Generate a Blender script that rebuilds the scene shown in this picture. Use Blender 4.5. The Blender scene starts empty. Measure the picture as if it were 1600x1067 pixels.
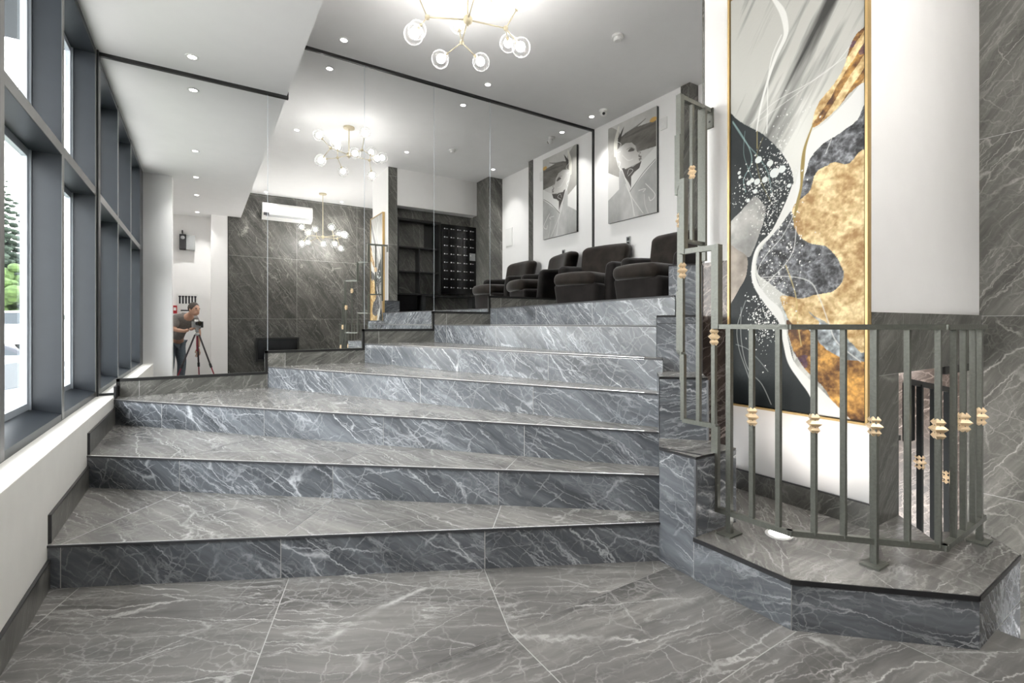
import bpy, bmesh, math, random
import numpy as np
from mathutils import Vector, Matrix

SC = bpy.context.scene
COL = SC.collection
random.seed(7)

# ------------------------------------------------------------------ camera
CAM_Z = 1.2
cd = bpy.data.cameras.new('camera')
cam = bpy.data.objects.new('camera', cd)
COL.objects.link(cam)
cd.sensor_fit = 'HORIZONTAL'
cd.sensor_width = 36.0
cd.lens = 36.0 * 754.25 / 1600.0
cd.shift_y = -(533.5 - 505.3) / 1600.0
cd.clip_start = 0.02
cd.clip_end = 300
cam.location = (0, 0, CAM_Z)
cam.rotation_euler = (math.pi / 2, 0, -math.radians(32.81))
SC.camera = cam

# ------------------------------------------------------------------ sky, exposure
w = bpy.data.worlds.new('sky')
SC.world = w
w.use_nodes = True
nt = w.node_tree
bg = nt.nodes['Background']
tc = nt.nodes.new('ShaderNodeTexCoord')
sx = nt.nodes.new('ShaderNodeSeparateXYZ')
rp = nt.nodes.new('ShaderNodeValToRGB')
rp.color_ramp.elements[0].position = 0.0
rp.color_ramp.elements[0].color = (1.0, 0.985, 0.965, 1)
rp.color_ramp.elements[1].position = 0.6
rp.color_ramp.elements[1].color = (0.92, 0.95, 1.0, 1)
nt.links.new(tc.outputs['Generated'], sx.inputs[0])
nt.links.new(sx.outputs['Z'], rp.inputs[0])
nt.links.new(rp.outputs[0], bg.inputs['Color'])
bg.inputs['Strength'].default_value = 6.6
SC.view_settings.view_transform = 'Standard'
SC.view_settings.look = 'None'
SC.view_settings.exposure = 1.02
SC.view_settings.gamma = 1.0
SC.view_settings.use_curve_mapping = False
SC.cycles.use_denoising = True
SC.cycles.max_bounces = 12
SC.cycles.diffuse_bounces = 6
SC.cycles.glossy_bounces = 6
SC.cycles.transparent_max_bounces = 16
SC.cycles.caustics_reflective = False
SC.cycles.caustics_refractive = False
SC.cycles.sample_clamp_indirect = 6.0

SPOT_W = 34.0        # each recessed downlight
BULB_E = 25.0        # chandelier bulbs

# ------------------------------------------------------------------ materials
def srgb(r, g, b):
    f = lambda c: c / 12.92 if c <= 0.04045 else ((c + 0.055) / 1.055) ** 2.4
    return (f(r / 255.0), f(g / 255.0), f(b / 255.0), 1.0)

def newmat(name):
    m = bpy.data.materials.new(name)
    m.use_nodes = True
    return m, m.node_tree, m.node_tree.nodes['Principled BSDF']

def plain(name, col, rough=0.5, metal=0.0, noise=0.0, nscale=40, bump=0.0, sheen=0.0, spec=0.5):
    m, nt, p = newmat(name)
    p.inputs['Roughness'].default_value = rough
    p.inputs['Metallic'].default_value = metal
    p.inputs['Specular IOR Level'].default_value = spec
    if sheen:
        p.inputs['Sheen Weight'].default_value = sheen
        p.inputs['Sheen Roughness'].default_value = 0.35
    n = nt.nodes.new('ShaderNodeTexNoise')
    n.inputs['Scale'].default_value = nscale
    n.inputs['Detail'].default_value = 5
    t = nt.nodes.new('ShaderNodeTexCoord')
    nt.links.new(t.outputs['Object'], n.inputs['Vector'])
    r = nt.nodes.new('ShaderNodeValToRGB')
    a = max(noise, 0.01)
    r.color_ramp.elements[0].position = 0.3
    r.color_ramp.elements[1].position = 0.7
    r.color_ramp.elements[0].color = tuple(c * (1 - a) for c in col[:3]) + (1,)
    r.color_ramp.elements[1].color = tuple(min(1, c * (1 + a)) for c in col[:3]) + (1,)
    nt.links.new(n.outputs['Fac'], r.inputs[0])
    nt.links.new(r.outputs[0], p.inputs['Base Color'])
    if bump:
        b = nt.nodes.new('ShaderNodeBump')
        b.inputs['Strength'].default_value = bump
        b.inputs['Distance'].default_value = 0.01
        nt.links.new(n.outputs['Fac'], b.inputs['Height'])
        nt.links.new(b.outputs[0], p.inputs['Normal'])
    return m

def marble(name, dark, light, vein, rot=0.6, rough=0.3, vstr=1.0, warm=1.0):
    """dark grey veined stone: long diagonal streaks plus fine crackle, laid out in surface metres (UV)"""
    m, nt, p = newmat(name)
    N, L = nt.nodes.new, nt.links.new
    def noise(vec, scale, detail=6, rough_=0.6, dist=0.0):
        n = N('ShaderNodeTexNoise'); n.inputs['Scale'].default_value = scale
        n.inputs['Detail'].default_value = detail; n.inputs['Roughness'].default_value = rough_
        n.inputs['Distortion'].default_value = dist
        L(vec, n.inputs['Vector']); return n
    def ramp(fac, stops):
        r = N('ShaderNodeValToRGB')
        while len(r.color_ramp.elements) < len(stops): r.color_ramp.elements.new(0.5)
        for e, (pos, c) in zip(r.color_ramp.elements, stops):
            e.position = pos; e.color = c if len(c) == 4 else (c[0], c[0], c[0], 1)
        L(fac, r.inputs[0]); return r
    def math_(op, a, b):
        n = N('ShaderNodeMath'); n.operation = op; n.use_clamp = (op != 'SUBTRACT')
        for i, q in enumerate((a, b)):
            if isinstance(q, (int, float)): n.inputs[i].default_value = q
            else: L(q, n.inputs[i])
        return n.outputs[0]
    uv = N('ShaderNodeUVMap'); uv.uv_map = 'UVMap'
    # rotate, then squash along the vein direction
    wn = noise(uv.outputs[0], 2.2, 4, 0.55)
    def warp(vec, amt):
        s_ = N('ShaderNodeVectorMath'); s_.operation = 'SCALE'; s_.inputs['Scale'].default_value = amt
        L(wn.outputs['Color'], s_.inputs[0])
        a_ = N('ShaderNodeVectorMath'); a_.operation = 'ADD'; L(vec, a_.inputs[0]); L(s_.outputs[0], a_.inputs[1]); return a_.outputs[0]
    def mapped(vec, angle, scale):
        a_ = N('ShaderNodeMapping'); a_.inputs['Rotation'].default_value = (0, 0, angle); L(vec, a_.inputs['Vector'])
        b_ = N('ShaderNodeMapping'); b_.inputs['Scale'].default_value = scale; L(a_.outputs[0], b_.inputs['Vector']); return b_.outputs[0]
    w1 = warp(uv.outputs[0], 0.13)
    along = mapped(w1, rot, (0.55, 3.0, 1))
    cross = mapped(w1, rot - 1.25, (0.7, 2.2, 1))
    big = noise(uv.outputs[0], 1.5, 4, 0.55, 0.3)
    streak = noise(along, 2.0, 8, 0.6, 0.2)
    grain = noise(mapped(w1, rot, (0.5, 16.0, 1)), 2.2, 5, 0.6, 0.1)
    mixg = math_('ADD', math_('MULTIPLY', streak.outputs['Fac'], 0.72), math_('MULTIPLY', grain.outputs['Fac'], 0.28))
    base = ramp(mixg, [(0.38, dark), (0.50, tuple((a * 0.55 + b * 0.45) for a, b in zip(dark, light))), (0.62, light)])
    jag = noise(uv.outputs[0], 24, 4, 0.65)
    def jagged(vec, amt):
        s_ = N('ShaderNodeVectorMath'); s_.operation = 'SCALE'; s_.inputs['Scale'].default_value = amt
        L(jag.outputs['Color'], s_.inputs[0])
        a_ = N('ShaderNodeVectorMath'); a_.operation = 'ADD'; L(vec, a_.inputs[0]); L(s_.outputs[0], a_.inputs[1]); return a_.outputs[0]
    w2 = jagged(w1, 0.035)
    along2 = mapped(w2, rot, (0.32, 3.0, 1))
    cross2 = mapped(w2, rot - 0.75, (0.6, 2.2, 1))
    cross3 = mapped(w2, rot - 1.5, (0.7, 1.8, 1))
    def ridge(vec, scale, width, detail=3, r_=0.5):
        n = noise(vec, scale, detail, r_, 0.0)
        d = N('ShaderNodeMath'); d.operation = 'SUBTRACT'; L(n.outputs['Fac'], d.inputs[0]); d.inputs[1].default_value = 0.5
        a_ = N('ShaderNodeMath'); a_.operation = 'ABSOLUTE'; L(d.outputs[0], a_.inputs[0])
        return ramp(a_.outputs[0], [(0.0, (1, 1, 1, 1)), (width * 0.35, (0.62, 0.62, 0.62, 1)), (width, (0, 0, 0, 1))]).outputs[0]
    def mask(scale, lo, hi, seed):
        mp_ = N('ShaderNodeMapping'); mp_.inputs['Location'].default_value = (seed, seed * 1.7, 0); L(uv.outputs[0], mp_.inputs['Vector'])
        return ramp(noise(mp_.outputs[0], scale, 4, 0.6, 0.3).outputs['Fac'], [(lo, (0, 0, 0, 1)), (hi, (1, 1, 1, 1))]).outputs[0]
    def layer(r_, m_, k): return math_('MULTIPLY', math_('MULTIPLY', r_, m_), k)
    def crackle(vec, scale, width):
        v = N('ShaderNodeTexVoronoi'); v.feature = 'DISTANCE_TO_EDGE'; v.inputs['Scale'].default_value = scale; L(vec, v.inputs['Vector'])
        return ramp(v.outputs['Distance'], [(0.0, (1, 1, 1, 1)), (width * 0.4, (0.6, 0.6, 0.6, 1)), (width, (0, 0, 0, 1))]).outputs[0]
    va = mapped(w2, rot + 0.1, (0.22, 1.9, 1)); vb = mapped(w2, rot - 0.7, (0.35, 1.7, 1)); vc = mapped(w2, rot - 1.5, (0.6, 1.5, 1))
    bold = layer(crackle(va, 1.5, 0.009), mask(2.2, 0.42, 0.58, 3.3), 0.95)
    mid = layer(crackle(va, 4.5, 0.022), mask(2.0, 0.40, 0.60, 9.1), 0.75)
    wisp = layer(ridge(along2, 7.0, 0.03), mask(2.4, 0.42, 0.64, 17.7), 0.60)
    cr1 = layer(crackle(vb, 1.7, 0.008), mask(2.4, 0.48, 0.60, 29.0), 0.75)
    cr2 = layer(crackle(vc, 4.2, 0.022), mask(3.0, 0.46, 0.62, 41.0), 0.5)
    crk = layer(crackle(w2, 16.0, 0.07), mask(3.2, 0.47, 0.66, 53.0), 0.34)
    tot = math_('MAXIMUM', math_('MAXIMUM', math_('MAXIMUM', bold, mid), crk), math_('MAXIMUM', wisp, math_('MAXIMUM', cr1, cr2)))
    tot = math_('MULTIPLY', tot, vstr)
    mx = N('ShaderNodeMix'); mx.data_type = 'RGBA'
    L(tot, mx.inputs['Factor']); L(base.outputs[0], mx.inputs['A']); mx.inputs['B'].default_value = vein
    L(mx.outputs['Result'], p.inputs['Base Color'])
    p.inputs['Roughness'].default_value = rough
    p.inputs['Specular IOR Level'].default_value = 0.5
    return m

def emit(name, col, strength):
    m = bpy.data.materials.new(name); m.use_nodes = True
    nt = m.node_tree; nt.nodes.clear()
    e = nt.nodes.new('ShaderNodeEmission'); o = nt.nodes.new('ShaderNodeOutputMaterial')
    e.inputs[0].default_value = col; e.inputs[1].default_value = strength
    nt.links.new(e.outputs[0], o.inputs[0]); return m

def clear_glass(name, tint=(1, 1, 1, 1), ior=1.45, boost=1.0, blend=None):
    m = bpy.data.materials.new(name); m.use_nodes = True
    nt = m.node_tree; nt.nodes.clear()
    t = nt.nodes.new('ShaderNodeBsdfTransparent'); t.inputs[0].default_value = tint
    g = nt.nodes.new('ShaderNodeBsdfGlossy'); g.inputs['Roughness'].default_value = 0.02
    if blend is not None:      # the thick rim of a blown globe catches the light inside it
        gl = g; tl = nt.nodes.new('ShaderNodeBsdfTranslucent'); g = nt.nodes.new('ShaderNodeMixShader'); g.inputs[0].default_value = 0.22
        nt.links.new(gl.outputs[0], g.inputs[1]); nt.links.new(tl.outputs[0], g.inputs[2])
    mx = nt.nodes.new('ShaderNodeMixShader'); o = nt.nodes.new('ShaderNodeOutputMaterial')
    if blend is None:
        f = nt.nodes.new('ShaderNodeFresnel'); f.inputs['IOR'].default_value = ior; fo = f.outputs[0]
    else:
        f = nt.nodes.new('ShaderNodeLayerWeight'); f.inputs['Blend'].default_value = blend; fo = f.outputs['Facing']
        pw = nt.nodes.new('ShaderNodeMath'); pw.operation = 'POWER'; pw.inputs[1].default_value = 2.5
        nt.links.new(fo, pw.inputs[0]); fo = pw.outputs[0]
    k = nt.nodes.new('ShaderNodeMath'); k.operation = 'MULTIPLY'; k.inputs[1].default_value = boost; k.use_clamp = True
    nt.links.new(fo, k.inputs[0]); nt.links.new(k.outputs[0], mx.inputs[0])
    nt.links.new(t.outputs[0], mx.inputs[1]); nt.links.new(g.outputs[0], mx.inputs[2]); nt.links.new(mx.outputs[0], o.inputs[0])
    return m

def attr_mat(name, rough=0.5, bump=0.0, spec=0.3):
    m, nt, p = newmat(name)
    a = nt.nodes.new('ShaderNodeVertexColor'); a.layer_name = 'paint'
    nt.links.new(a.outputs[0], p.inputs['Base Color'])
    p.inputs['Roughness'].default_value = rough
    p.inputs['Specular IOR Level'].default_value = spec
    if bump:
        n = nt.nodes.new('ShaderNodeTexNoise'); n.inputs['Scale'].default_value = 60; n.inputs['Detail'].default_value = 6
        t = nt.nodes.new('ShaderNodeTexCoord'); nt.links.new(t.outputs['Object'], n.inputs['Vector'])
        b = nt.nodes.new('ShaderNodeBump'); b.inputs['Strength'].default_value = bump; b.inputs['Distance'].default_value = 0.004
        nt.links.new(n.outputs['Fac'], b.inputs['Height']); nt.links.new(b.outputs[0], p.inputs['Normal'])
    return m

VEIN = srgb(214, 213, 210)
M = dict(
    floor=marble('floor_marble', srgb(80, 79, 77), srgb(122, 120, 117), VEIN, rot=0.12, rough=0.28, vstr=0.68),
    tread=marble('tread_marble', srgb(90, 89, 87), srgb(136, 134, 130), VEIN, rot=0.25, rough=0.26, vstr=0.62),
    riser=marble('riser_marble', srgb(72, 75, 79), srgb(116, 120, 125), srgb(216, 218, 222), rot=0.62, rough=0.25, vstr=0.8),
    wallm=marble('wall_marble', srgb(68, 68, 64), srgb(114, 113, 108), srgb(196, 194, 188), rot=-1.0, rough=0.3, vstr=0.54),
    wallm_dim=marble('wall_marble_dim', srgb(46, 46, 43), srgb(84, 83, 79), srgb(180, 178, 172), rot=-1.0, rough=0.3, vstr=0.55),  # darker copy of the wall stone, its dimness put into the colour
    brown=marble('brown_marble', srgb(58, 50, 46), srgb(98, 86, 79), srgb(205, 190, 180), rot=-0.8, rough=0.25, vstr=0.8),
    grout=plain('grout', srgb(176, 176, 174), 0.8, noise=0.05),
    white=plain('white_paint', srgb(245, 244, 243), 0.7, noise=0.01, nscale=6),
    ceil=plain('ceiling_paint', srgb(244, 244, 244), 0.8, noise=0.01, nscale=6),
    sill=plain('sill_paint', srgb(240, 238, 232), 0.6, noise=0.02, nscale=8),
    black=plain('black_trim', srgb(28, 28, 28), 0.35, noise=0.1, nscale=30),
    tiletrim=plain('tile_edge_trim', srgb(46, 46, 48), 0.35, metal=0.3, noise=0.1, nscale=30),
    alu=plain('dark_aluminium', srgb(40, 45, 51), 0.4, metal=0.25, noise=0.05, nscale=12),
    alulit=plain('lit_aluminium_front', srgb(112, 112, 110), 0.4, metal=0.2, noise=0.05, nscale=12),  # lighter copy of the mullion metal: room light painted onto the front faces
    edgetrim=plain('pale_edge_trim', srgb(96, 98, 101), 0.35, metal=0.3, noise=0.06, nscale=30),
    nosing=plain('nosing_trim', srgb(56, 57, 60), 0.6, metal=0.0, noise=0.06, nscale=30),
    aludark=plain('black_aluminium', srgb(40, 43, 44), 0.4, metal=0.3, noise=0.05, nscale=12),
    bead=plain('glazing_bead', srgb(176, 184, 192), 0.4, metal=0.2, noise=0.03),
    pane=clear_glass('window_glass', (0.94, 0.95, 0.945, 1), 1.5, 0.25),
    globe=clear_glass('globe_glass', (0.98, 0.98, 0.98, 1), blend=0.5, boost=1.1),
    bulb=emit('bulb_light', (1, 0.97, 0.93, 1), BULB_E),
    bulbbig=emit('bulb_light_bright', (1, 0.97, 0.93, 1), BULB_E * 4.5),
    spot=emit('downlight_light', (1, 0.97, 0.93, 1), 9.0),
    brass=plain('champagne_brass', srgb(186, 176, 150), 0.35, metal=0.4, noise=0.04),
    gold=plain('gilt_metal', srgb(232, 206, 168), 0.4, metal=0.25, noise=0.08),
    iron=plain('painted_iron', srgb(100, 102, 95), 0.36, metal=0.3, noise=0.1, nscale=90, bump=0.15),
    velvet=plain('brown_velvet', srgb(40, 35, 31), 0.7, noise=0.4, nscale=9, sheen=0.4, spec=0.15),
    velvetdark=plain('dark_velvet', srgb(33, 30, 29), 0.8, noise=0.35, nscale=9, sheen=0.3, spec=0.15),
    plastic=plain('white_plastic', srgb(232, 232, 230), 0.4, noise=0.01),
    greyplastic=plain('grey_plastic', srgb(150, 152, 152), 0.45, noise=0.03),
    darkplastic=plain('dark_plastic', srgb(38, 38, 40), 0.4, noise=0.05),
    blackgloss=plain('black_gloss', srgb(14, 14, 15), 0.15, noise=0.1),
    blackmat=plain('black_laminate', srgb(22, 22, 22), 0.4, noise=0.15, nscale=14),
    framegold=plain('gold_frame', srgb(200, 170, 116), 0.35, metal=0.5, noise=0.05),
    steel=plain('dark_steel', srgb(70, 72, 72), 0.3, metal=0.6, noise=0.06),
    paper=plain('paper', srgb(236, 236, 234), 0.7, noise=0.01),
    ink=plain('ink', srgb(40, 40, 44), 0.7, noise=0.02),
    red=plain('red_enamel', srgb(176, 36, 44), 0.4, noise=0.05),
    skin=plain('skin', srgb(190, 150, 128), 0.55, noise=0.06, nscale=20),
    shirt=plain('grey_shirt', srgb(120, 116, 112), 0.85, noise=0.15, nscale=30),
    jeans=plain('blue_grey_jeans', srgb(86, 96, 104), 0.85, noise=0.2, nscale=40),
    hair=plain('dark_hair', srgb(60, 52, 46), 0.7, noise=0.25, nscale=60),
    shoe=plain('dark_shoe', srgb(44, 44, 46), 0.6, noise=0.1),
    asphalt=plain('asphalt', srgb(152, 149, 144), 0.9, noise=0.12, nscale=5),
    grass=plain('lawn', srgb(120, 138, 92), 0.9, noise=0.3, nscale=12, bump=0.4),
    needles=plain('conifer_green', srgb(38, 52, 40), 0.85, noise=0.4, nscale=6),
    leaf=plain('leaf_green', srgb(70, 92, 46), 0.85, noise=0.35, nscale=5),
    bark=plain('bark', srgb(86, 72, 60), 0.9, noise=0.3, nscale=20),
    carsilver=plain('car_silver', srgb(104, 112, 120), 0.25, metal=0.4, noise=0.02),
    cargrey=plain('car_grey', srgb(58, 60, 66), 0.25, metal=0.4, noise=0.02),
    carwhite=plain('car_white', srgb(226, 230, 232), 0.25, noise=0.02),
    carglass=plain('car_glass', srgb(30, 40, 46), 0.08, noise=0.05),
    tyre=plain('tyre_rubber', srgb(30, 30, 31), 0.8, noise=0.1),
    cloth=plain('tripod_carbon', srgb(58, 54, 56), 0.4, noise=0.1),
    maroon=plain('maroon_anodised', srgb(140, 50, 66), 0.35, metal=0.3, noise=0.05),
)

def mirror_mat():
    m = bpy.data.materials.new('silvered_glass'); m.use_nodes = True
    nt = m.node_tree; nt.nodes.clear()
    g = nt.nodes.new('ShaderNodeBsdfGlossy'); o = nt.nodes.new('ShaderNodeOutputMaterial')
    g.inputs['Color'].default_value = (0.955, 0.962, 0.96, 1); g.inputs['Roughness'].default_value = 0.0
    nt.links.new(g.outputs[0], o.inputs[0]); return m
M['mirror'] = mirror_mat()

# ------------------------------------------------------------------ mesh helpers
class MB:
    def __init__(self):
        self.v = []; self.f = []; self.m = []; self.uv = []
    def poly(self, pts, mat=0, uv=None):
        b = len(self.v); self.v += [tuple(map(float, p)) for p in pts]
        self.f.append(list(range(b, b + len(pts)))); self.m.append(mat); self.uv.append(uv)
    def mesh(self, vs, fs, mat=0):
        b = len(self.v); self.v += [tuple(map(float, p)) for p in vs]
        for f in fs:
            self.f.append([b + i for i in f]); self.m.append(mat); self.uv.append(None)
    def prism(self, pts, z0, z1, mat=0, top=None, bottom=True):
        n = len(pts)
        a = sum(pts[i][0] * pts[(i + 1) % n][1] - pts[(i + 1) % n][0] * pts[i][1] for i in range(n))
        if a < 0: pts = pts[::-1]
        vs = [(x, y, z0) for x, y in pts] + [(x, y, z1) for x, y in pts]
        fs = [[i, (i + 1) % n, n + (i + 1) % n, n + i] for i in range(n)]
        self.mesh(vs, fs, mat)
        b = len(self.v)
        self.mesh([(x, y, z1) for x, y in pts], [list(range(n))], mat if top is None else top)
        if bottom: self.mesh([(x, y, z0) for x, y in pts], [list(range(n))[::-1]], mat)
    def box(self, x0, x1, y0, y1, z0, z1, mat=0):
        x0, x1 = min(x0, x1), max(x0, x1); y0, y1 = min(y0, y1), max(y0, y1); z0, z1 = min(z0, z1), max(z0, z1)
        vs = [(x0, y0, z0), (x1, y0, z0), (x1, y1, z0), (x0, y1, z0), (x0, y0, z1), (x1, y0, z1), (x1, y1, z1), (x0, y1, z1)]
        self.mesh(vs, [[0, 3, 2, 1], [4, 5, 6, 7], [0, 1, 5, 4], [1, 2, 6, 5], [2, 3, 7, 6], [3, 0, 4, 7]], mat)
    def bar(self, p, q, wd, h=None, mat=0, up=(0, 0, 1)):
        """rectangular bar from p to q"""
        h = wd if h is None else h
        p, q = Vector(p), Vector(q); d = (q - p).normalized(); u = Vector(up)
        if abs(d.dot(u)) > 0.95: u = Vector((1, 0, 0))
        s = d.cross(u).normalized(); u = s.cross(d)
        vs = []
        for c in (p, q):
            for a, b in ((-1, -1), (1, -1), (1, 1), (-1, 1)):
                vs.append(c + s * (a * wd / 2) + u * (b * h / 2))
        self.mesh(vs, [[3, 2, 1, 0], [4, 5, 6, 7], [0, 1, 5, 4], [1, 2, 6, 5], [2, 3, 7, 6], [3, 0, 4, 7]], mat)
    def tube(self, pts, r, n=8, mat=0, cap=True):
        pts = [Vector(p) for p in pts]; rs = r if isinstance(r, (list, tuple)) else [r] * len(pts)
        vs, fs = [], []
        ref = None
        for i, p in enumerate(pts):
            d = (pts[min(i + 1, len(pts) - 1)] - pts[max(i - 1, 0)]).normalized()
            if ref is None: ref = Vector((0, 0, 1)) if abs(d.z) < 0.9 else Vector((1, 0, 0))
            s = d.cross(ref).normalized(); u = s.cross(d).normalized(); ref = u
            for k in range(n):
                a = 2 * math.pi * k / n
                vs.append(p + s * (rs[i] * math.cos(a)) + u * (rs[i] * math.sin(a)))
        for i in range(len(pts) - 1):
            for k in range(n):
                fs.append([i * n + k, i * n + (k + 1) % n, (i + 1) * n + (k + 1) % n, (i + 1) * n + k])
        if cap:
            fs.append(list(range(n))[::-1]); fs.append([(len(pts) - 1) * n + k for k in range(n)])
        self.mesh(vs, fs, mat)
    def lathe(self, prof, c=(0, 0, 0), n=16, mat=0, axis='Z'):
        vs, fs = [], []
        for r, z in prof:
            for k in range(n):
                a = 2 * math.pi * k / n
                x, y = r * math.cos(a), r * math.sin(a)
                p = (x, y, z) if axis == 'Z' else ((z, x, y) if axis == 'X' else (x, z, y))
                vs.append((c[0] + p[0], c[1] + p[1], c[2] + p[2]))
        for i in range(len(prof) - 1):
            for k in range(n):
                fs.append([i * n + k, i * n + (k + 1) % n, (i + 1) * n + (k + 1) % n, (i + 1) * n + k])
        fs.append(list(range(n))[::-1]); fs.append([(len(prof) - 1) * n + k for k in range(n)])
        self.mesh(vs, fs, mat)
    def sphere(self, c, r, n=16, m=10, mat=0, sc=(1, 1, 1)):
        vs = [(c[0], c[1], c[2] - r * sc[2])]; fs = []
        for i in range(1, m):
            t = math.pi * i / m
            for k in range(n):
                a = 2 * math.pi * k / n
                vs.append((c[0] + r * sc[0] * math.sin(t) * math.cos(a), c[1] + r * sc[1] * math.sin(t) * math.sin(a), c[2] - r * sc[2] * math.cos(t)))
        vs.append((c[0], c[1], c[2] + r * sc[2])); e = len(vs) - 1
        for k in range(n): fs.append([0, 1 + (k + 1) % n, 1 + k])
        for i in range(m - 2):
            for k in range(n):
                fs.append([1 + i * n + k, 1 + i * n + (k + 1) % n, 1 + (i + 1) * n + (k + 1) % n, 1 + (i + 1) * n + k])
        for k in range(n): fs.append([e, 1 + (m - 2) * n + k, 1 + (m - 2) * n + (k + 1) % n])
        self.mesh(vs, fs, mat)
    def rbox(self, c, size, r, n=7, mat=0, deform=None):
        """box with rounded edges and corners; deform(x,y,z in -1..1, p) -> p bends it"""
        hx, hy, hz = (s / 2 for s in size)
        vs, fs, idx = [], [], {}
        def add(a, b, d):
            key = (round(a, 4), round(b, 4), round(d, 4))
            if key in idx: return idx[key]
            q = Vector((a * hx, b * hy, d * hz))
            inn = Vector((max(-hx + r, min(hx - r, q.x)), max(-hy + r, min(hy - r, q.y)), max(-hz + r, min(hz - r, q.z))))
            dd = q - inn
            if dd.length > 1e-9: q = inn + dd.normalized() * r
            if deform: q = Vector(deform(a, b, d, q))
            idx[key] = len(vs); vs.append(q + Vector(c)); return idx[key]
        def gr(h):   # finer spacing near the ends
            k = [-1, -1 + 0.25 * r / h, -1 + 0.6 * r / h, -1 + r / h]
            mid = [-(1 - r / h) + (2 * (1 - r / h)) * i / n for i in range(1, n)]
            return k + mid + [-q for q in k[::-1]]
        gx, gy, gz = gr(hx), gr(hy), gr(hz)
        for (ga, gb, fn) in ((gx, gy, lambda a, b, s: (a, b, s)), (gy, gz, lambda a, b, s: (s, a, b)), (gz, gx, lambda a, b, s: (b, s, a))):
            for s in (-1, 1):
                for i in range(len(ga) - 1):
                    for j in range(len(gb) - 1):
                        q = [add(*fn(ga[i + di], gb[j + dj], s)) for di, dj in ((0, 0), (1, 0), (1, 1), (0, 1))]
                        fs.append(q if s > 0 else q[::-1])
        self.mesh(vs, fs, mat)
    def build(self, name, mats, parent=None, smooth=False, bevel=0.0, seg=2, world=True):
        """link as one mesh object; world=True: the coordinates are room coordinates even under a parent"""
        if not isinstance(mats, (list, tuple)): mats = [mats]
        me = bpy.data.meshes.new(name)
        off3 = np.zeros(3); p_ = parent if world else None
        while p_ is not None: off3 += np.array(p_.location); p_ = p_.parent
        me.from_pydata([tuple(np.array(v_) - off3) for v_ in self.v], [], self.f)
        for m in mats: me.materials.append(M[m] if isinstance(m, str) else m)
        me.polygons.foreach_set('material_index', self.m)
        ul = me.uv_layers.new(name='UVMap')
        co = np.array(self.v, dtype=float) if self.v else np.zeros((0, 3))
        flat = []
        for f, u in zip(self.f, self.uv):
            if u is not None:
                flat += [c for p in u for c in p]; continue
            P = co[f]; n = np.zeros(3)
            for i in range(len(f)):
                a, b = P[i], P[(i + 1) % len(f)]
                n += np.cross(a, b)
            l = np.linalg.norm(n)
            n = n / l if l > 1e-12 else np.array([0, 0, 1.0])
            if abs(n[2]) > 0.8: U = np.array([1, 0, 0.0])
            else:
                U = np.array([-n[1], n[0], 0]); U /= np.linalg.norm(U)
            V = np.cross(n, U)
            off = P.mean(0) * 0 + (7.3 * round(float(n[0]), 2) + 3.1 * round(float(n[1]), 2))
            flat += [c for p in P for c in (float(p @ U) + off[0], float(p @ V) + off[0])]
        if flat: ul.data.foreach_set('uv', flat)
        me.validate(); me.update()
        if smooth: me.polygons.foreach_set('use_smooth', [True] * len(me.polygons))
        o = bpy.data.objects.new(name, me); COL.objects.link(o)
        if parent is not None: o.parent = parent
        if bevel:
            b = o.modifiers.new('bevel', 'BEVEL'); b.width = bevel; b.segments = seg; b.limit_method = 'ANGLE'
        return o

def clip_poly(pts, x0, x1, y0, y1):
    def cut(ps, ax, lim, keep):
        out = []
        for i in range(len(ps)):
            a, b = ps[i], ps[(i + 1) % len(ps)]
            ia, ib = keep * (a[ax] - lim) >= 0, keep * (b[ax] - lim) >= 0
            if ia: out.append(a)
            if ia != ib:
                t = (lim - a[ax]) / (b[ax] - a[ax])
                out.append((a[0] + t * (b[0] - a[0]), a[1] + t * (b[1] - a[1])))
        return out
    for ax, lim, k in ((0, x0, 1), (0, x1, -1), (1, y0, 1), (1, y1, -1)):
        pts = cut(pts, ax, lim, k)
        if len(pts) < 3: return []
    return pts

def tiled(mb, pts, udir, tw, th, uo=0.0, vo=0.0, gap=0.004, lift=0.0012, tile=0, grout=1, org=None, uvrot=0.0):
    """cover a planar polygon with tiles: every tile its own little slab face with its own piece of stone, grout showing between"""
    P = [Vector(p) for p in pts]
    n = Vector((0, 0, 0))
    for i in range(len(P)): n += P[i].cross(P[(i + 1) % len(P)])
    n.normalize()
    U = Vector(udir); U = (U - n * U.dot(n)).normalized(); V = n.cross(U)
    O = Vector(org) if org is not None else P[0]
    q = [((p - O).dot(U), (p - O).dot(V)) for p in P]
    mb.poly(P, grout)
    xs = [a for a, b in q]; ys = [b for a, b in q]
    i0, i1 = math.floor((min(xs) - uo) / tw), math.ceil((max(xs) - uo) / tw)
    j0, j1 = math.floor((min(ys) - vo) / th), math.ceil((max(ys) - vo) / th)
    for i in range(i0, i1):
        for j in range(j0, j1):
            c = clip_poly(q, uo + i * tw + gap / 2, uo + (i + 1) * tw - gap / 2, vo + j * th + gap / 2, vo + (j + 1) * th - gap / 2)
            if len(c) < 3: continue
            rx, ry = random.uniform(0, 60), random.uniform(0, 60)
            ca, sa = math.cos(uvrot), math.sin(uvrot)
            mb.poly([O + U * a + V * b + n * lift for a, b in c], tile, [(a * ca - b * sa + rx, a * sa + b * ca + ry) for a, b in c])

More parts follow.
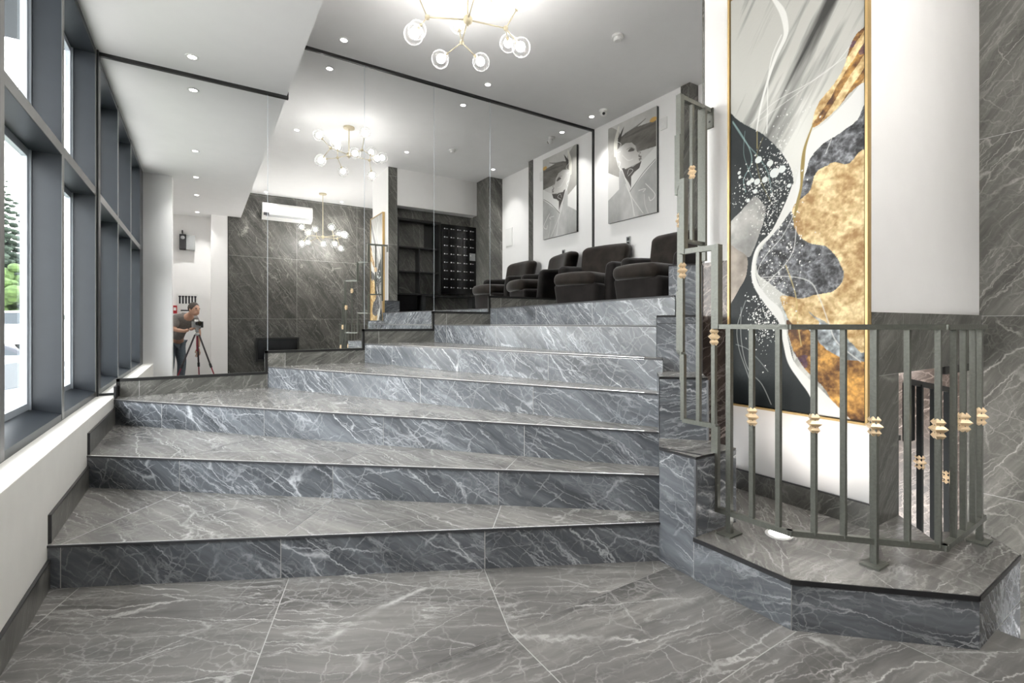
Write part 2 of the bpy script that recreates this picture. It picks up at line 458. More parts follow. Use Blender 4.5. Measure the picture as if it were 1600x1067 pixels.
def empty(name, loc, rz=0.0):
    o = bpy.data.objects.new(name, None); o.empty_display_size = 0.1
    o.location = loc; o.rotation_euler = (0, 0, rz); COL.objects.link(o); return o
def tag(o, label, cat, group=None):
    o['label'] = label; o['category'] = cat
    if group: o['group'] = group
    return o
def struct(o):
    o['kind'] = 'structure'; return o
def copy_tree(o, parent=None):
    c = o.copy(); COL.objects.link(c)
    if parent is not None:
        c.parent = parent
    for ch in [x for x in bpy.data.objects if x.parent == o]:
        copy_tree(ch, c)
    return c

# ------------------------------------------------------------------ room shell (metres; the wall of mirrors is the plane y = 5.10)
DY = 5.10          # mirror plane
ZC = 3.932         # ceiling
ZS = 3.393         # dropped soffit over the windows
ZR = 0.198         # riser
XW = -0.583        # face of the low wall under the windows
XA = 2.75          # wall that carries the tall canvas
YF = 1.039         # white wall over the lower opening
XR = 4.454         # marble side wall
R = [None,
     ((-0.583, 2.973), (1.948, 1.648)), ((-0.583, 3.88), (2.035, 1.74)), ((-0.583, 4.96), (2.14, 1.845)),
     ((0.532, DY), (2.23, 1.925)), ((1.443, DY), (2.31, 2.0)), ((2.231, DY), (2.40, 2.06)), ((2.968, DY), (2.62, 2.14))]

# every riser runs a little way into the stepped side wall
def _into(a, b, e=0.06):
    l = math.hypot(b[0] - a[0], b[1] - a[1]); return (a, (b[0] + (b[0] - a[0]) / l * e, b[1] + (b[1] - a[1]) / l * e))
R = [None] + [_into(*q) for q in R[1:]]

def rect_wall(name, x0, x1, y0, y1, z0, z1, mat):
    m = MB(); m.box(x0, x1, y0, y1, z0, z1); return struct(m.build(name, mat))

# floor of the entrance: two fields of big veined tiles
m = MB()
tiled(m, [(-0.66, 1.58, 0), (2.02, 1.58, 0), (2.02, 1.64, 0), (-0.55, 2.985, 0), (-0.66, 3.05, 0)], (0.95, -0.31, 0), 0.905, 9, org=(1.012, 1.593, 0), vo=-4, uvrot=0.1)
tiled(m, [(-0.9, -1.8, 0), (2.62, -1.8, 0), (2.62, 0.565, 0), (2.43, 0.565, 0), (2.43, 0.60, 0), (2.02, 1.02, 0), (2.02, 1.58, 0), (-0.9, 1.58, 0)], (1, 0, 0), 1.2, 0.6, org=(1.008, 1.58, 0))
m.mesh([(-0.9, -1.8, -0.15), (2.62, -1.8, -0.15), (2.62, 0.565, -0.15), (2.62, 0.565, -0.002), (2.62, -1.8, -0.002)], [[1, 2, 3, 4]], 2)
struct(m.build('floor', ['floor', 'grout', 'riser']))

# white walls
m = MB()
m.box(-0.86, XW, 1.42, DY + 0.01, -0.9, 0.613)
struct(m.build('wall_left', 'sill', bevel=0.004))
rect_wall('wall_pier', -0.86, -0.36, 1.08, 1.42, -0.3, ZS, 'white')
rect_wall('wall_passage', -1.0, -0.80, -1.75, 1.08, -0.3, ZS, 'white')
rect_wall('wall_entry', -1.0, 0.20, -1.85, -1.62, -0.3, ZS, 'white')
rect_wall('wall_pilaster', 0.175, 0.47, -1.75, -1.25, -0.3, ZS, 'white')
rect_wall('wall_back', -0.86, 4.95, DY + 0.012, DY + 0.16, -0.9, ZC, 'white')
rect_wall('wall_portraits', 4.66, 4.95, 3.62, DY + 0.01, 0.9, ZC, 'white')
rect_wall('wall_recess', 4.80, 4.95, 1.70, 3.62, 0.9, ZC, 'white')
# wall that carries the canvas, its far end clad in marble
rect_wall('wall_canvas', XA, XA + 0.15, YF, 1.958, 0.19, ZC, 'white')
m = MB(); tiled(m, [(XA + 0.155, 1.97, 1.38), (XA - 0.004, 1.97, 1.38), (XA - 0.004, 1.97, ZC), (XA + 0.155, 1.97, ZC)], (-1, 0, 0), 1.2, 1.2)
m.mesh([(XA - 0.004, 1.957, 1.38), (XA - 0.004, 1.97, 1.38), (XA - 0.004, 1.97, ZC), (XA - 0.004, 1.957, ZC)], [[3, 2, 1, 0]], 0)
struct(m.build('wall_cladding', ['wallm', 'grout']))
m = MB(); m.box(XA - 0.006, XA, 1.79, 1.972, ZR, 1.592)
struct(m.build('wall_wainscot', ['brown']))
# white wall facing the entrance, marble wainscot below and the opening to the lower stair
m = MB()
m.box(XA + 0.15, XR + 0.1, YF, 1.59, 1.256, ZC)
struct(m.build('wall_front', ['white']))
m = MB()
y = YF - 0.012
tiled(m, [(XA - 0.0, y, 0.94), (XR, y, 0.94), (XR, y, 1.256), (XA, y, 1.256)], (1, 0, 0), 1.75, 0.6, org=(3.13, y, 0.94), uvrot=0.3)
tiled(m, [(XA, y, 0.15), (3.066, y, 0.15), (3.066, y, 0.94), (XA, y, 0.94)], (1, 0, 0), 1.9, 0.94, org=(2.7, y, 0), uvrot=0.3)
m.mesh([(XA, y, 1.256), (XR, y, 1.256), (XR, YF, 1.256), (XA, YF, 1.256)], [[0, 1, 2, 3]], 0)
m.mesh([(3.066, y, 0.94), (3.066, 1.3, 0.94), (XR, 1.3, 0.94), (XR, y, 0.94)], [[0, 1, 2, 3]], 0)
m.mesh([(3.066, y, -1.9), (3.066, 1.6, -1.9), (3.066, 1.6, 0.94), (3.066, y, 0.94)], [[0, 1, 2, 3]], 2)
m.mesh([(XA, y, 0.15), (XA, y, 1.256), (XA, YF, 1.256), (XA, YF, 0.15)], [[0, 1, 2, 3]], 0)
struct(m.build('wall_opening', ['wallm', 'grout', 'brown']))
m = MB(); m.box(3.74, XR, y - 0.006, y + 0.03, 0.895, 0.942); struct(m.build('trim_6', 'black'))
# marble side wall, down into the stairwell
m = MB()
tiled(m, [(XR, YF + 0.1, -2.2), (XR, -1.3, -2.2), (XR, -1.3, ZC), (XR, YF + 0.1, ZC)], (0, -1, 0), 2.4, 1.2, org=(XR, YF, 1.256), vo=-1.256 + 0.05 + 1.2 * 0, gap=0.003)
m.box(XR + 0.004, XR + 0.1, -1.3, YF + 0.1, -2.2, ZC)
struct(m.build('wall_right', ['wallm', 'grout']))
m = MB()
m.box(XR - 0.004, XR + 0.1, YF + 0.1, 2.45, -2.2, 1.0)
struct(m.build('wall_stairwell', ['brown']))
m = MB(); m.box(2.9, XR + 0.1, 2.45, 2.6, -2.2, 1.0)
struct(m.build('wall_stairwell.001', ['brown']))
# tall marble wall behind the entrance (seen in the mirrors)
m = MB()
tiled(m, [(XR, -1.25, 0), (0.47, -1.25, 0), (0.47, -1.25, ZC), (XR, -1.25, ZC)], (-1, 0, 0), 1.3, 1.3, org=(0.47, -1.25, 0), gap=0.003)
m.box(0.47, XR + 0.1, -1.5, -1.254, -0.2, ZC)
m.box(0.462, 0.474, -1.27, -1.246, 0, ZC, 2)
struct(m.build('wall_marble', ['wallm_dim', 'grout', 'black']))
# marble pilaster that closes the portrait wall
m = MB()
m.box(4.65, 4.82, 3.50, 3.625, 1.38, ZC)
struct(m.build('wall_column', ['wallm'], bevel=0.003))

# mail niche behind the canvas wall
m = MB()
tiled(m, [(4.62, 1.735, 1.38), (2.9, 1.735, 1.38), (2.9, 1.735, 3.34), (4.62, 1.735, 3.34)], (-1, 0, 0), 1.2, 1.2, gap=0.003)
m.box(2.9, 4.62, 1.60, 1.731, 1.2, ZC)
struct(m.build('wall_niche', ['wallm', 'grout']))
m = MB(); m.box(4.50, 4.80, 1.80, 2.419, 1.38, ZC)
struct(m.build('wall_column.001', ['wallm'], bevel=0.003))
rect_wall('wall_header', 2.9, 4.52, 1.74, 1.96, 3.285, ZC, 'white')

# ceiling, soffit
rect_wall('ceiling', -0.9, 5.0, -1.9, DY + 0.2, ZC, ZC + 0.15, 'ceil')
m = MB(); m.box(-0.9, 0.698, -1.9, DY + 0.15, ZS, ZC + 0.05)
struct(m.build('ceiling_soffit', 'ceil'))

# upper landing
m = MB()
tiled(m, [(2.968, DY, 7 * ZR), (2.63, 2.15, 7 * ZR), (2.76, 1.985, 7 * ZR), (2.92, 1.975, 7 * ZR), (2.92, 1.73, 7 * ZR), (4.82, 1.73, 7 * ZR), (4.82, DY, 7 * ZR)], (1, 0, 0), 1.2, 0.6)
m.prism([(2.99, DY), (2.66, 2.17), (2.79, 2.0), (2.92, 1.99), (2.92, 1.74), (4.8, 1.74), (4.8, DY)], 1.02, 7 * ZR - 0.003, 1)
struct(m.build('floor_landing', ['tread', 'grout']))

# skirting: on the low wall it climbs with the steps, along the mirrors it carries the black trim
SK = 0.127
m = MB()
ylim = [(1.42, 2.985), (2.985, 3.89), (3.89, 4.97)]
for k, (a, b) in enumerate(ylim):
    z = k * ZR
    m.box(XW - 0.002, XW + 0.011, a, b, z - 0.02, z + SK, 0)
    m.box(XW - 0.003, XW + 0.013, a, b, z + SK, z + SK + 0.006, 1)
    m.box(XW - 0.003, XW + 0.013, a - 0.006, a, z - 0.02 if k == 0 else z + 0.0, z + SK + 0.006, 1)
m.box(XW - 0.003, XW + 0.012, 4.97, DY, 2 * ZR, 3 * ZR + 0.1, 1)
struct(m.build('baseboard_left', ['wallm', 'tiletrim']))
seg = [(XW, 0.532, 3), (0.532, 1.443, 4), (1.443, 2.231, 5), (2.231, 2.968, 6), (2.968, 4.66, 7)]
m = MB()
for a, b, k in seg:
    tiled(m, [(a, DY - 0.012, k * ZR - 0.03), (b, DY - 0.012, k * ZR - 0.03), (b, DY - 0.012, k * ZR + SK), (a, DY - 0.012, k * ZR + SK)], (1, 0, 0), 0.96, 0.4, uo=0.15, vo=-0.1, uvrot=0.4)
    m.box(a, b, DY - 0.011, DY + 0.011, k * ZR - 0.03, k * ZR + SK, 0)
struct(m.build('baseboard_back', ['wallm', 'grout']))
m = MB()
a = [(XA - 0.012, YF), (XA - 0.012, 1.79)]
tiled(m, [(XA - 0.013, 1.79, ZR), (XA - 0.013, YF - 0.012, ZR), (XA - 0.013, YF - 0.012, ZR + 0.115), (XA - 0.013, 1.79, ZR + 0.115)], (0, -1, 0), 0.9, 0.3, vo=-0.01)
m.box(XA - 0.012, XA, YF - 0.012, 1.79, ZR, ZR + 0.115, 0)
m.box(XA - 0.014, XA, YF - 0.012, 1.79, ZR + 0.115, ZR + 0.12, 2)
struct(m.build('baseboard_right', ['wallm', 'grout', 'tiletrim']))

# black metal trim round the mirrors
T = 0.024
m = MB()
for i, (a, b, k) in enumerate(seg):
    z = k * ZR + SK
    m.box(a - (T if i else 0), b, DY - 0.016, DY + 0.01, z, z + T)
    if i: m.box(a - T, a, DY - 0.016, DY + 0.01, (k - 1) * ZR + SK + T, z + T)
m.box(XW, XW + T, DY - 0.016, DY + 0.01, 3 * ZR + 0.01, 3 * ZR + SK + T)
struct(m.build('trim_1', 'black'))
m = MB(); m.box(0.70, 4.66, DY - 0.016, DY + 0.01, ZC - T * 1.2, ZC)
struct(m.build('trim_2', 'black'))
m = MB(); m.box(-0.72, 0.70, DY - 0.016, DY + 0.01, ZS - T * 1.2, ZS); m.box(0.698, 0.712, DY - 0.016, DY + 0.01, ZS - T * 1.2, ZS + 0.06)
struct(m.build('trim_3', 'black'))
m = MB(); m.box(4.66 - T * 0.8, 4.66, DY - 0.016, DY + 0.01, 7 * ZR + SK, ZC)
struct(m.build('trim_4', 'black'))
m = MB(); m.box(-0.73, -0.69, DY - 0.05, DY + 0.01, 0.613, ZS); m.box(-0.70, XW + 0.01, DY - 0.016, DY + 0.01, 0.613, 0.613 + 0.018)
struct(m.build('trim_5', 'aludark'))

# ------------------------------------------------------------------ mirrors: five tall sheets side by side
lab = ['tall mirror sheet beside the windows, reflecting the photographer and tripod',
       'mirror sheet reflecting the white air conditioner and a small lit chandelier',
       'mirror sheet reflecting the open black shelves and the tall canvas edge-on',
       'mirror sheet reflecting the black mailbox panel with white dots',
       'mirror sheet in the corner by the portrait, reflecting the armchairs']
for i, (a, b, k) in enumerate(seg):
    m = MB(); z0 = k * ZR + SK + T
    y0, y1 = DY, DY + 0.008
    g = 0.0015
    if i == 0:
        m.box(-0.71, XW + T, y0, y1, 0.631, z0); m.box(-0.71, b - g, y0, y1, z0, ZS)
    elif i == 1:
        m.box(a + g, 0.70, y0, y1, z0, ZS); m.box(0.70, b - g, y0, y1, z0, ZC - T)
    else:
        m.box(a + g, b - g, y0, y1, z0, ZC - T)
    o = m.build('mirror_panel', 'mirror'); tag(o, lab[i], 'mirror', 'mirror sheets on the stair wall')
    if i:
        m = MB(); m.box(a - 0.002, a + 0.002, DY - 0.001, DY + 0.006, z0, ZC - T if i > 0 else ZS)
        m.build('edge', 'bead', o)

# ------------------------------------------------------------------ windows: three bays along the low wall, each over a transom
ML = [1.80, 2.87, 3.94, 5.04]
for i in range(3):
    y0, y1 = ML[i], ML[i + 1]
    m = MB()
    xg0, xg1 = -0.86, -0.705
    m.box(xg0, xg1, y1 - 0.028, y1 + (0.028 if i < 2 else 0.055), 0.613, ZS)                 # mullion
    if i == 0: m.box(xg0, xg1, 1.42, 1.83, 0.613, ZS)
    m.box(xg0, xg1, y0 + 0.028, y1 - 0.028, 2.215, 2.28)                 # transom
    m.box(xg0, xg1, y0 + 0.028, y1 - 0.028, ZS - 0.05, ZS)             # head
    vs = [(xg0, y0 + 0.028, 0.613), (xg1, y0 + 0.028, 0.613), (xg1, y0 + 0.028, 0.655), (xg0, y0 + 0.028, 0.70)]
    n = [(x, y1 - 0.028, z) for x, _, z in vs]
    m.mesh(vs + n, [[0, 1, 2, 3], [7, 6, 5, 4], [1, 5, 6, 2], [2, 6, 7, 3], [3, 7, 4, 0], [0, 4, 5, 1]])
    f0 = xg1 - 0.001; f1 = xg1 + 0.003  # thin front strips carry the painted-in room light
    m.box(f0, f1, y1 - 0.027, y1 + (0.027 if i < 2 else 0.054), 0.62, ZS - 0.001, 1); m.box(f0, f1, y0 + 0.028, y1 - 0.028, 2.217, 2.278, 1)
    o = struct(m.build('window_%d' % (i + 1), ['alu', 'alulit']))
    for z0, z1 in ((0.69, 2.215), (2.28, ZS - 0.05)):
        s = MB(); t = 0.045; a, b = y0 + 0.028, y1 - 0.028
        s.box(-0.875, -0.845, a, a + t, z0, z1); s.box(-0.875, -0.845, b - t, b, z0, z1)
        s.box(-0.875, -0.845, a + t, b - t, z0, z0 + t); s.box(-0.875, -0.845, a + t, b - t, z1 - t, z1)
        s.box(-0.865, -0.835, a, a + 0.014, z0, z1); s.box(-0.865, -0.835, b - 0.014, b, z0, z1)
        f = s.build('sash', 'bead', o)
        p = MB(); p.box(-0.864, -0.858, a + t, b - t, z0 + t, z1 - t); p.build('pane', 'pane', f)

# ------------------------------------------------------------------ winding staircase
def lerp2(a, b, t): return (a[0] + (b[0] - a[0]) * t, a[1] + (b[1] - a[1]) * t)
st = empty('staircase', (0.7, 3.2, 0)); tag(st, 'broad winding staircase in grey veined stone climbing beside the mirrors', 'stairs')
g0 = {1: 0.056, 2: 0.61 - 0.955, 3: 0.504, 4: 0.891, 5: 0.5, 6: 0.3, 7: 0.2}
for k in range(1, 8):
    A, B = R[k]; z0, z1 = (k - 1) * ZR, k * ZR
    m = MB()
    # riser faces the entrance
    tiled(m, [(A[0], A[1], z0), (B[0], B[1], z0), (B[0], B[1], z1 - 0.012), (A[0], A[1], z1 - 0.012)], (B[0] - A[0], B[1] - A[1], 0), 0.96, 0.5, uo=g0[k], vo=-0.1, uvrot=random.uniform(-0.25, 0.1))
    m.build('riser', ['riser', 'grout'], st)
    d = Vector((B[0] - A[0], B[1] - A[1], 0)).normalized(); n = Vector((d.y, -d.x, 0))
    m = MB()
    p, q = Vector((A[0], A[1], z1 - 0.006)) + n * 0.003, Vector((B[0], B[1], z1 - 0.006)) + n * 0.003
    m.bar(p, q, 0.010, 0.010); m.build('nosing', 'nosing', st)
    if k < 7:
        A2, B2 = R[k + 1]
        m = MB()
        pts = [A, B, B2, A2]
        if k == 3: pts = [A, B, B2, A2, (-0.583, DY)]
        d2 = Vector((B2[0] - A2[0], B2[1] - A2[1], 0))
        o_ = Vector((A[0], A[1], 0)) + d * g0[k]
        tiled(m, [(x, y_, z1) for x, y_ in pts], d2, 0.96, 9, org=(o_.x, o_.y, z1), vo=-4.5, uvrot=random.uniform(-0.3, 0.3))
        m.build('tread', ['tread', 'grout'], st)

# stepped side wall in four blocks between the stair and the railing
a1, a2, a3 = (1.948, 1.648), (1.95, 1.435), (2.27, 1.435)
b1, b2 = (2.11, 1.785), (2.285, 1.607)
c1, c2 = (2.375, 2.03), (2.52, 1.82)
d1, d2 = (2.624, 2.142), (2.742, 1.972)
sw = empty('stepped_balustrade', (2.1, 1.6, 0)); tag(sw, 'stepped marble side wall rising in blocks between stair and railing', 'low wall')
def face_tiles(m, poly, z0, z1, rot=0.0):
    n = len(poly)
    for i in range(n):
        p, q = poly[i], poly[(i + 1) % n]
        tiled(m, [(p[0], p[1], z0), (q[0], q[1], z0), (q[0], q[1], z1), (p[0], p[1], z1)], (q[0] - p[0], q[1] - p[1], 0), 1.2, 1.3, vo=-0.1, uvrot=rot)
for poly, zt in (([a1, a2, a3, b2, b1], 0.572), ([b1, b2, c2, c1], 0.908), ([c1, c2, d2, d1], 1.25), ([d1, d2, (2.90, 1.975), (2.90, 2.10)], 1.592)):
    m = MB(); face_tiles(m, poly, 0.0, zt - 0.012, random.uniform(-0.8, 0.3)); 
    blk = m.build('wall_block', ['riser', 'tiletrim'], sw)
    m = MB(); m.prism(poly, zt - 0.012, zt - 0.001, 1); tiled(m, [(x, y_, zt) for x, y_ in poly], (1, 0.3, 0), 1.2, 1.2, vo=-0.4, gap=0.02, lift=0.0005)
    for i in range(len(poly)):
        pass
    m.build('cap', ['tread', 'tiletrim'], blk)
    m = MB(); q = poly[1]; m.bar((q[0], q[1], 0.2 if q == a2 else 0), (q[0], q[1], zt - 0.012), 0.011)
    m.build('corner_trim', 'edgetrim', blk)

# low landing inside the railing
lp = empty('landing_platform', (2.4, 1.2, 0)); tag(lp, 'low angular stone platform under the tall canvas, ringed by the railing', 'platform')
PL = [(1.94, 1.44), (1.94, 0.995), (2.403, 0.56), (2.98, 0.565), (3.152, 0.712), (3.0, 0.825), (2.842, 0.815), (3.066, 1.025), (XA, 1.027), (XA, 1.80), (2.27, 1.435)]
m = MB()
for i, (p, q) in enumerate(zip(PL[:7], PL[1:8])):
    zb = 0.0 if i < 2 else -2.0
    tiled(m, [(p[0], p[1], zb), (q[0], q[1], zb), (q[0], q[1], ZR - 0.014), (p[0], p[1], ZR - 0.014)], (q[0] - p[0], q[1] - p[1], 0), 2.0, 1.2 if i < 2 else 3, vo=-1, uvrot=(-0.9, -0.5, 0.2, 0.2, 0, 0, 0)[i], gap=0.005)
m.build('platform_face', ['riser', 'grout'], lp)
m = MB()
z = ZR
q0 = (2.30, 1.02)
tiled(m, [(*p, z) for p in (PL[0], PL[1], (2.22, 1.16), (2.55, 1.18), (XA, 1.35), PL[9], PL[10])], (0.2, 1, 0), 2, 2, vo=-1, uo=-1, uvrot=0.4)
tiled(m, [(*p, z) for p in (PL[1], PL[2], (2.47, 0.88), (XA, 1.027), (XA, 1.35), (2.55, 1.18), (2.22, 1.16))], (1, 0.1, 0), 3, 3, vo=-1.5, uo=-1.5, uvrot=-0.2)
tiled(m, [(*p, z) for p in (PL[2], PL[3], PL[4], PL[5], PL[6], (2.62, 0.95), (2.47, 0.88))], (1, 0.4, 0), 3, 3, vo=-1.5, uo=-1.5, uvrot=0.1)
tiled(m, [(*p, z) for p in ((2.47, 0.88), (2.62, 0.95), PL[6], PL[7], PL[8])], (1, 0.7, 0), 3, 3, vo=-1.5, uo=-1.5, uvrot=0.6)
m.build('platform_top', ['tread', 'grout'], lp)
m = MB()
for p, q in zip(PL[:6], PL[1:7]):
    m.bar((p[0], p[1], z - 0.009), (q[0], q[1], z - 0.009), 0.008, 0.019)
m.build('edge_trim', 'tiletrim', lp)

# flight going down through the opening
fl = empty('lower_flight', (3.8, 0.6, -1.2)); tag(fl, 'dim stone flight going down through the low opening', 'stairs')
yy, zz = -1.2, -0.19
while zz > -2.1:
    m = MB(); m.box(3.08 if yy > 0.82 else (2.64 if yy < 0.2 else 3.16), XR - 0.008, yy, yy + 0.30, zz - 0.25, zz); m.build('step', 'tread', fl)
    yy += 0.27; zz -= 0.19

# ------------------------------------------------------------------ railing round the platform, climbing the stepped wall
rl = empty('stair_railing', (2.3, 0.9, ZR)); tag(rl, 'black iron railing with gilt collars, level round the platform then stepping up', 'railing')
r0, r1, r2, r3 = (3.05, 0.70), (2.512, 0.69), (2.131, 1.099), (2.105, 1.43)
ja, jb, jc, je = (2.10, 1.62), (2.27, 1.78), (2.42, 1.89), (2.735, 1.912)
LV = [(0.30, 1.185), (0.70, 1.57), (1.04, 1.935), (1.38, 2.25), (1.70, 2.56)]
def P3(p, z): return (p[0], p[1], z)
def ext(p, q, e):
    d = (Vector((q[0], q[1])) - Vector((p[0], p[1]))).normalized() * e
    return (p[0] - d.x, p[1] - d.y), (q[0] + d.x, q[1] + d.y)
for p, q in ((r0, r1), (r1, r2), (r2, r3)):
    p_, q_ = ext(p, q, 0.012)
    m = MB(); m.bar(P3(p_, 1.185), P3(q_, 1.185), 0.032, 0.022); m.build('top_rail', 'iron', rl)
    m = MB(); m.bar(P3(p_, 0.30), P3(q_, 0.30), 0.024, 0.024); m.build('bottom_rail', 'iron', rl)
for p, q, lv in zip((r3, ja, jb, jc), (ja, jb, jc, je), LV[1:]):
    m = MB(); m.bar(P3(p, lv[1]), P3(q, lv[1]), 0.026, 0.026); m.build('top_rail', 'iron', rl)
    q = q if q is not je else (2.66, 1.905)
    m = MB(); m.bar(P3(p, lv[0]), P3(q, lv[0]), 0.022, 0.022); m.build('bottom_rail', 'iron', rl)
def collar(p, z, par, s=1.0):
    m = MB()
    prof = [(0.012, -0.042), (0.017, -0.038), (0.026, -0.027), (0.017, -0.0145), (0.033, -0.001), (0.033, 0.001), (0.017, 0.0145), (0.026, 0.027), (0.017, 0.038), (0.012, 0.042)]
    m.lathe([(r * s, z + h * s) for r, h in prof], (p[0], p[1], 0), 4)
    return m.build('collar', 'gold', par)
def bal(p, z0, z1, orn=None, wd=0.020, par=rl, mat='iron'):
    m = MB(); m.bar(P3(p, z0), P3(p, z1), wd); o = m.build('baluster', mat, par)
    if orn is not None: collar(p, orn, o)
    return o
def post(p, z0, z1, wd, base=True):
    m = MB(); m.bar(P3(p, z0 + 0.0015), P3(p, z1), wd); o = m.build('post', 'iron', rl)
    if base:
        m = MB(); m.box(p[0] - 0.05, p[0] + 0.05, p[1] - 0.035, p[1] + 0.035, z0 + 0.0015, z0 + 0.0095); m.build('base_plate', 'iron', o)
    return o
zo = 0.775
pa = lerp2(r3, r2, 0.19); post(pa, ZR, 1.18, 0.024)
bal(lerp2(r3, r2, 0.512), 0.30, 1.18, zo); bal(lerp2(r3, r2, 0.862), 0.30, 1.18)
bal(lerp2(r2, r1, 0.167), 0.30, 1.18, zo); bal(lerp2(r2, r1, 0.364), 0.30, 1.18)
o = post(lerp2(r2, r1, 0.565), ZR, 1.18, 0.024); collar(lerp2(r2, r1, 0.565), zo, o)
bal(lerp2(r2, r1, 0.775), 0.30, 1.18); bal(lerp2(r2, r1, 0.965), 0.30, 1.18, zo)
bal(lerp2(r1, r0, 0.222), 0.30, 1.18); bal(lerp2(r1, r0, 0.462), 0.30, 1.18, zo); bal(lerp2(r1, r0, 0.72), 0.30, 1.18)
pe = lerp2(r1, r0, 0.91); o = post(pe, ZR, 1.18, 0.022); collar(pe, zo, o)
# risers of the railing between the levels
for p, i, wd in ((r3, 1, 0.036), (ja, 2, 0.032), (jb, 3, 0.034), (jc, 4, 0.034)):
    m = MB(); m.bar(P3(p, LV[i - 1][1] - 0.01), P3(p, LV[i][1] + 0.012), wd); m.build('riser_bar', 'iron', rl)
    m = MB(); m.bar(P3(p, LV[i - 1][0]), P3(p, LV[i][0]), 0.022); m.build('riser_bar', 'iron', rl)
bal((2.1045, 1.445), 0.31, 1.57, 1.135); bal((2.1028, 1.53), 0.70, 1.57); bal((2.112, 1.636), 0.90, 1.57, 1.475)
bal((2.19, 1.709), 1.04, 1.93, 1.76); bal((2.345, 1.835), 1.38, 2.25)
bal((2.545, 1.900), 1.70, 2.56, 2.13)
m = MB(); m.bar((2.655, 1.905, 1.592), (2.655, 1.905, 2.55), 0.055, 0.02, up=(1, 0, 0)); m.build('flat_post', 'iron', rl)
m = MB(); m.box(XA - 0.012, XA, 1.89, 1.935, 2.45, 2.575); m.lathe([(0.007, 0), (0.007, 0.004)], (XA - 0.014, 1.912, 2.49), 8, 1, 'X')
m.build('wall_bracket', ['iron', 'black'], rl)

# handrail of the lower flight, glimpsed through the opening
lr = empty('lower_railing', (3.3, 1.5, -0.6)); tag(lr, 'black railing with gilt collars on the flight under the opening', 'railing')
m = MB(); m.bar((3.33, 1.065, 0.874), (3.94, 1.06, 0.784), 0.02, 0.032); m.build('top_rail', 'black', lr)
for x, zt, orn in ((3.476, 0.85, 0.403), (3.685, 0.82, None), (3.914, 0.786, 0.242)):
    bal((x, 1.062), -0.9, zt, orn, 0.026, lr, 'aludark')
m = MB(); m.bar((3.40, 1.09, 0.53), (3.40, 1.09, 0.865), 0.09, 0.03, up=(0, 1, 0)); m.build('end_plate', 'black', lr)
m = MB(); m.bar((3.17, 1.09, 0.575), (3.26, 1.09, 0.567), 0.02, 0.028); m.build('lower_rail', 'black', lr)
bal((3.205, 1.09), -0.9, 0.57, None, 0.028, lr, 'black')

# ------------------------------------------------------------------ chandeliers: brass branches with clear globes
def chandelier(loc, zc, label, az0, bulb='bulb'):
    x, y, z = loc
    root = empty('chandelier', (x, y, zc)); tag(root, label, 'chandelier', 'brass branch chandeliers')
    m = MB(); m.lathe([(0.075, zc), (0.075, zc - 0.022), (0.02, zc - 0.03)], (x, y, 0), 20); m.build('ceiling_rose', 'brass', root, smooth=False)
    m = MB(); m.tube([(x, y, zc - 0.02), (x, y, z)], 0.007); m.build('rod', 'brass', root)
    m = MB(); m.sphere((x, y, z), 0.037, 16, 10); m.lathe([(0.004, z - 0.05), (0.008, z - 0.036)], (x, y, 0), 8); m.build('hub', 'brass', root, smooth=True)
    for i, (az, th0, tilt) in enumerate(az0):
        a = Vector((math.cos(az), math.sin(az), 0)); t = Vector((-a.y, a.x, 0)); up = Vector((0, 0, 1))
        c = Vector((x, y, z)); j = c + a * 0.31 + up * tilt
        m = MB(); m.tube([c, j], 0.0055); m.sphere(j, 0.02, 12, 8)
        arm = m.build('arm', 'brass', root, smooth=True)
        for k in range(3):
            th = th0 + 2 * math.pi * k / 3
            d = (a * 0.42 + (t * math.cos(th) + up * math.sin(th)) * 0.9).normalized()
            g = j + d * 0.225
            m = MB(); m.tube([j, j + d * 0.16], 0.0045, 6); m.tube([j + d * 0.145, j + d * 0.175], 0.014, 10)
            tw = m.build('twig', 'brass', arm, smooth=True)
            m = MB(); m.sphere(g, 0.074, 20, 12); m.build('globe', 'globe', arm, smooth=True)
            m = MB(); m.sphere(g - d * 0.008, 0.037, 14, 8); m.build('bulb', bulb, arm, smooth=True)
    return root
chandelier((1.735, 3.32, 3.546), ZC, 'brass chandelier of clear globes hanging over the stair, cut by the frame top',
           [(math.radians(153), 0.95, 0.0), (math.radians(-12.5), 2.15, 0.0), (math.radians(72), 1.5, 0.0), (math.radians(-106), 1.3, 0.03)])
chandelier((2.16, -0.5, 3.02), ZC, 'smaller lit chandelier seen in the mirrors before the dark marble wall',
           [(math.radians(165), 1.0, 0.0), (math.radians(-10), 0.3, 0.0), (math.radians(60), 0.8, 0.0), (math.radians(-100), 1.6, 0.02)], 'bulbbig')

# ------------------------------------------------------------------ downlights
def downlight(x, y, z, label, grp):
    r = empty('downlight', (x, y, z)); tag(r, label, 'ceiling light', grp)
    m = MB(); m.lathe([(0.050, z - 0.0), (0.050, z - 0.003), (0.034, z - 0.004), (0.031, z - 0.001)], (x, y, 0), 24); m.build('ring', 'plastic', r)
    m = MB(); m.lathe([(0.030, z - 0.0030), (0.030, z - 0.0015)], (x, y, 0), 20); m.build('lens', 'spot', r)
    ld = bpy.data.lights.new('lamp', 'SPOT'); ld.energy = SPOT_W; ld.spot_size = math.radians(98); ld.spot_blend = 1.0
    ld.shadow_soft_size = 0.012; ld.color = (1, 0.985, 0.96)
    lo = bpy.data.objects.new('lamp', ld); COL.objects.link(lo); lo.parent = r; lo.location = (0, 0, -0.016)
    return r
cols = ['by the soffit edge', 'over the middle of the stair', 'near the portrait wall']
for x, c in ((1.16, 0), (2.76, 1), (4.34, 2)):
    downlight(x, 4.79, ZC, 'round recessed downlight in the high ceiling beside the mirrors, ' + cols[c], 'high ceiling downlights')
